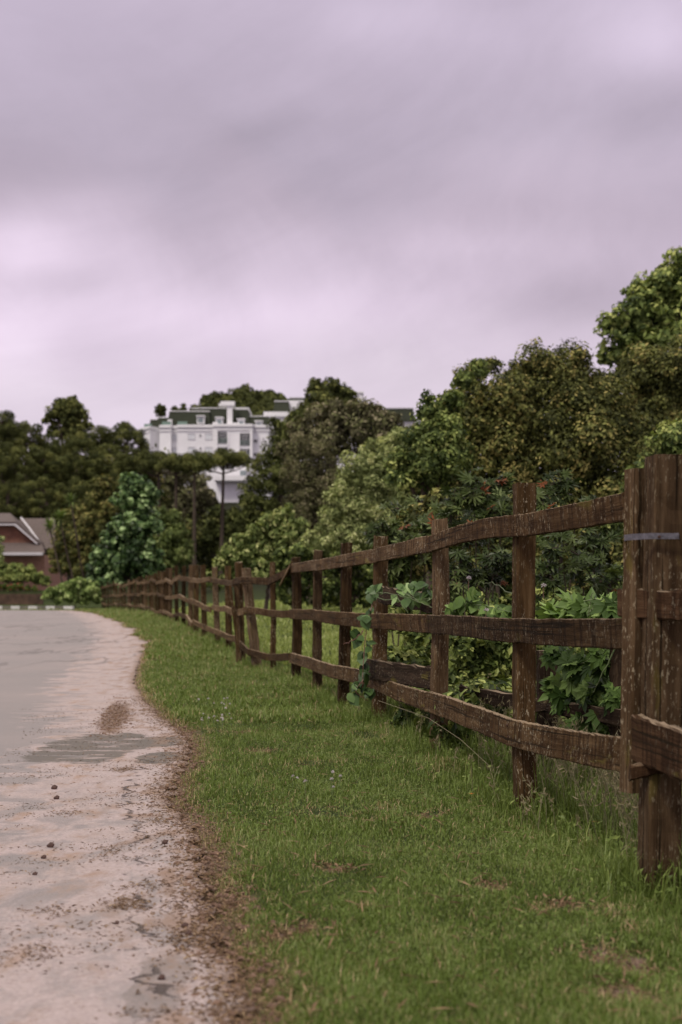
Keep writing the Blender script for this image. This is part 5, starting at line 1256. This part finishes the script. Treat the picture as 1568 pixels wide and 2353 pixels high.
xx = xe(y)+e_; ok = (wav(xx*1.0, y*2.2, 4.5, 51)+g.normal(0, .15, n) > .12); addb(*strip(ok.sum(), y[ok], e_[ok], .006, .022, col=(.42, .25)))
n = 1300; y = g.normal(13.1, 1.15, n); e_ = (-1.88-.123*(y-11.5)+g.normal(0, .085, n)+.03*np.sin(y*3))-xe(y); addb(*strip(n, y, e_, .010, .030, z=.006, col=(.55, .25), hz=.004))
n = 5200; y = 3.2*(14/3.2)**g.random(n); wv = np.clip(.05+.07*wav(y, y*0, 2.2, 6), .01, .3); addb(*strip(n, y, g.normal(.07, .06, n)+wv*.4, .006, .024, col=(.50, .25), hz=.015))
for (px, py, n) in ((285, 1770, 220), (300, 2080, 260), (425, 2165, 200), (150, 1870, 90), (360, 1890, 120), (260, 1960, 110), (120, 2100, 90), (330, 2040, 120), (80, 2190, 90)):
    Y = F*EYE/(py-HY); x = (px-CX)*Y/F+g.normal(0, .045, n); y = Y+g.normal(0, .07, n)
    P = np.stack([x, y, np.interp(y, PY_, PZ_)+.007+g.uniform(0, .004, n)], 1); R = rotmats(np.stack([g.normal(0, .2, n), g.normal(0, .2, n), np.ones(n)], 1), g)
    addb(*scatter(T_LONG, P, R, g.uniform(.008, .026, n), np.clip(g.normal(.5, .22, n), 0, 1)))
n = 420; y = 3.4*(13/3.4)**g.random(n); x = xe(y)+.1+(fence_x(y)-xe(y)-.1)*g.random(n)
Ps = np.stack([x, y, G(x, y)+.022], 1)
addb(*scatter((T_LONG[0]*np.array([.55, 1.6, 1]), T_LONG[1]), Ps, rotmats(np.stack([g.normal(0, .3, n), g.normal(-.1, .4, n), np.ones(n)], 1), g), g.uniform(.02, .05, n), g.uniform(.6, 1, n)))
for (a, b_, r) in DIV:
    n = 160; x = a+g.normal(0, r*.6, n); y = b_+g.normal(0, r*.7, n); P = np.stack([x, y, G(x, y)+g.uniform(.002, .02, n)], 1)
    addb(*scatter(T_LONG, P, rotmats(np.stack([g.normal(0, .5, n), g.normal(-.3, .5, n), np.ones(n)], 1), g), g.uniform(.010, .034, n), np.clip(g.normal(.5, .25, n), 0, 1)))
put('leaf_litter', np.concatenate(Vs), np.concatenate(Fs_), M['litter'], origin=(0, 0, 0), attrs={'tint': np.concatenate(Ts)}, kind='stuff', label='dead grass, crumbs of soil and leaf litter along the broken road edge', cat='litter')

def lump(c, r, g, sq=.75):
    n, m_ = 9, 6; V = []
    for i in range(m_+1):
        for j in range(n):
            a = PI*i/m_; b = 2*PI*j/n; rr = r*(1+.22*math.sin(3*b+i)+g.normal(0, .09))
            V.append([c[0]+rr*math.sin(a)*math.cos(b), c[1]+rr*math.sin(a)*math.sin(b), c[2]+sq*rr*math.cos(a)])
    Fc = [[i*n+j, i*n+(j+1) % n, (i+1)*n+(j+1) % n, (i+1)*n+j] for i in range(m_) for j in range(n)]
    return np.array(V), np.array(Fc)
ST = [(117, 1949, .019, 'dark round clod of earth on the sandy road, larger of the nearest pair'), (101, 1975, .014, 'small reddish stone just below the dark round clod'), (81, 2013, .012, 'small dark stone lowest in the row of three on the left'),
      (379, 1941, .017, 'reddish brown stone beside the grass near the large crack'), (425, 2133, .014, 'lone dark stone on the sand by the verge, nearest the bottom but two'), (434, 2151, .013, 'dark stone just beyond the torn tuft at the verge'),
      (125, 1815, .022, 'dark twiggy clod on the sand below the tarmac patch'), (131, 1838, .018, 'reddish leaf like stone below the dark twiggy clod'), (372, 2254, .013, 'reddish stone nearest the camera, low in the picture'),
      (269, 2126, .010, 'small dark stone in the straw left of the crack')]
ST = [(a, b, r*.78, l) for a, b, r, l in ST]
for (px, py, r, lb) in ST:
    Y = F*EYE/(py-HY); x = (px-CX)*Y/F; c = np.array([x, Y, float(np.interp(Y, PY_, PZ_))+.004+r*.55])
    V, Fc = lump(c, r, g); put('stone', V, Fc, M['stone'], None, label=lb, cat='stone', group='loose stones and clods on the road', smooth=True)
# soil clods of the heap (uncountable crumbs)
parts = []
for i in range(200):
    y = g.normal(13.1, 1.0); x = -1.88-.123*(y-11.5)+g.normal(0, .075); r = g.uniform(.004, .013)
    parts.append(lump(np.array([x, y, float(np.interp(y, PY_, PZ_))+r*.5]), r, g, .7))
for i in range(420):
    y = 3.4*(12/3.4)**g.random(); x = float(xe(y))+g.normal(.06, .07); r = g.uniform(.004, .014)
    parts.append(lump(np.array([x, y, max(float(np.interp(y, PY_, PZ_)), float(G(x, y)) if x > xe(y) else -9)+r*.3]), r, g, .6))
V, Fc = join(parts)
put('soil_crumbs', V, Fc, simple('crumbled_soil', (.20, .125, .09), .95, 0, 30, .4), kind='stuff', label='crumbled brown soil heaped on the road beside the verge', cat='soil')

# ------------------------------------------------------------------ world, sun, camera
w = bpy.data.worlds.new('World'); SC.world = w; w.use_nodes = True
nt = w.node_tree; nt.nodes.clear(); k = N(nt)
out = nt.nodes.new('ShaderNodeOutputWorld')
SUN_EL, SUN_AZ = math.radians(52), math.radians(218)      # azimuth clockwise from +Y: behind and to the left
sky = nt.nodes.new('ShaderNodeTexSky'); sky.sky_type = 'NISHITA'; sky.sun_disc = False; sky.sun_elevation = SUN_EL; sky.sun_rotation = SUN_AZ
bg1 = nt.nodes.new('ShaderNodeBackground'); nt.links.new(sky.outputs[0], bg1.inputs[0]); bg1.inputs[1].default_value = .06
tc = nt.nodes.new('ShaderNodeTexCoord'); d = tc.outputs['Generated']
sp_ = nt.nodes.new('ShaderNodeSeparateXYZ'); nt.links.new(d, sp_.inputs[0])
dx, dy, dz = sp_.outputs
yy = k.math('MAXIMUM', k.math('ABSOLUTE', dy), .05)
U = k.math('DIVIDE', dx, yy); Vv = k.math('DIVIDE', dz, yy)
cxyz = nt.nodes.new('ShaderNodeCombineXYZ'); den = k.math('ADD', k.math('MAXIMUM', dz, 0.0), .22)
nt.links.new(k.math('DIVIDE', dx, den), cxyz.inputs[0]); nt.links.new(k.math('DIVIDE', dy, den), cxyz.inputs[1])
mr = nt.nodes.new('ShaderNodeMapping'); nt.links.new(d, mr.inputs[0]); mr.inputs['Rotation'].default_value = (0, math.radians(22), 0)
dsk = k.scale(mr.outputs[0], (1.0, 1.0, 2.0)); n1 = k.noise(dsk, 3.6, 7, .58, .7); n2 = k.noise(dsk, 9, 6, .6, .8)
dsk0 = k.scale(d, (1.3, 1.0, 1.1))
base = k.ramp(k.math('DIVIDE', k.math('MAXIMUM', k.math('ADD', Vv, k.math('MULTIPLY', k.math('SUBTRACT', k.noise(dsk0, 4.0, 6, .6, .6), .5), .22)), 0.0), .5), [(0, (.68, .575, .675, 1)), (.27, (.69, .59, .685, 1)), (.42, (.62, .515, .625, 1)), (.56, (.505, .42, .51, 1)), (.68, (.465, .395, .485, 1)), (.85, (.53, .45, .56, 1))])
val = k.math('ADD', k.math('MULTIPLY', k.math('SUBTRACT', n1, .5), .50), k.math('MULTIPLY', k.math('SUBTRACT', n2, .5), .15))
def lobe(px, py, rx, ry, amp):
    u0, v0 = (px-CX)/F, (HY-py)/F
    a = k.math('POWER', k.math('DIVIDE', k.math('SUBTRACT', U, u0), rx/F), 2.0); b = k.math('POWER', k.math('DIVIDE', k.math('SUBTRACT', Vv, v0), ry/F), 2.0)
    return k.math('MULTIPLY', k.math('EXPONENT', k.math('MULTIPLY', k.math('ADD', a, b), -1.0)), amp*1.45)
for L_ in ((60, 560, 200, 90, .24), (420, 720, 420, 75, .13), (10, 790, 130, 100, .17), (40, 400, 170, 80, -.05), (800, 420, 420, 90, -.05), (1330, 690, 260, 80, -.15), (250, 460, 150, 40, .05), (1050, 560, 300, 40, .06), (640, 300, 260, 50, -.06), (900, 50, 240, 80, .10), (1500, 90, 170, 90, .20), (1250, 380, 350, 90, .10), (250, 150, 260, 120, -.05), (130, 650, 120, 40, -.08)):
    val = k.math('ADD', val, lobe(*L_))
fac = k.math('ADD', 1.0, val)
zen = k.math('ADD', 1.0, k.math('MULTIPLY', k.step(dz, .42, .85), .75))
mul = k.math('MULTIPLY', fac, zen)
cm = nt.nodes.new('ShaderNodeCombineXYZ')
for i in range(3): nt.links.new(mul, cm.inputs[i])
cc_ = k.mix(1.0, base, cm.outputs[0], 'MULTIPLY')
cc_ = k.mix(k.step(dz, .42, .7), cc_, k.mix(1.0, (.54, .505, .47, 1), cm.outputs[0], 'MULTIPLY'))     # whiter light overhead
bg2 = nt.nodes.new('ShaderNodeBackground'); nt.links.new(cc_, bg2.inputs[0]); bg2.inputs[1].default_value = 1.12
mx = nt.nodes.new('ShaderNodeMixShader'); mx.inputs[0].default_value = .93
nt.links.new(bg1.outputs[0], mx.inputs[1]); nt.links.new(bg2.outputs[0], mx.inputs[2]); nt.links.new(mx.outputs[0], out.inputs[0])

sl = bpy.data.lights.new('sun', 'SUN'); sl.energy = 1.95; sl.angle = math.radians(11); sl.color = (1, .93, .80)
so = bpy.data.objects.new('sun', sl); COL.objects.link(so)
dv = Vector((math.sin(SUN_AZ)*math.cos(SUN_EL), math.cos(SUN_AZ)*math.cos(SUN_EL), math.sin(SUN_EL)))
so.rotation_euler = dv.to_track_quat('Z', 'Y').to_euler(); so.location = dv*50

cam = bpy.data.cameras.new('camera'); co = bpy.data.objects.new('camera', cam); COL.objects.link(co)
co.location = (0, 0, EYE); co.rotation_euler = (PI/2, 0, 0)
cam.sensor_fit = 'VERTICAL'; cam.sensor_height = 36; cam.sensor_width = 24; cam.lens = F/2353*36
cam.shift_y = (HY-1176.5)/2353; cam.clip_end = 6000; cam.clip_start = .05
cam.dof.use_dof = True; cam.dof.focus_distance = 8.0; cam.dof.aperture_fstop = 3.0
SC.camera = co
vs = SC.view_settings; vs.view_transform = 'Standard'; vs.look = 'None'; vs.exposure = 0; vs.gamma = 1
SC.cycles.use_denoising = True
SC.cycles.max_bounces = 5; SC.cycles.diffuse_bounces = 3; SC.cycles.transmission_bounces = 3; SC.cycles.glossy_bounces = 2; SC.cycles.transparent_max_bounces = 4
SC.render.resolution_x = 682; SC.render.resolution_y = 1024
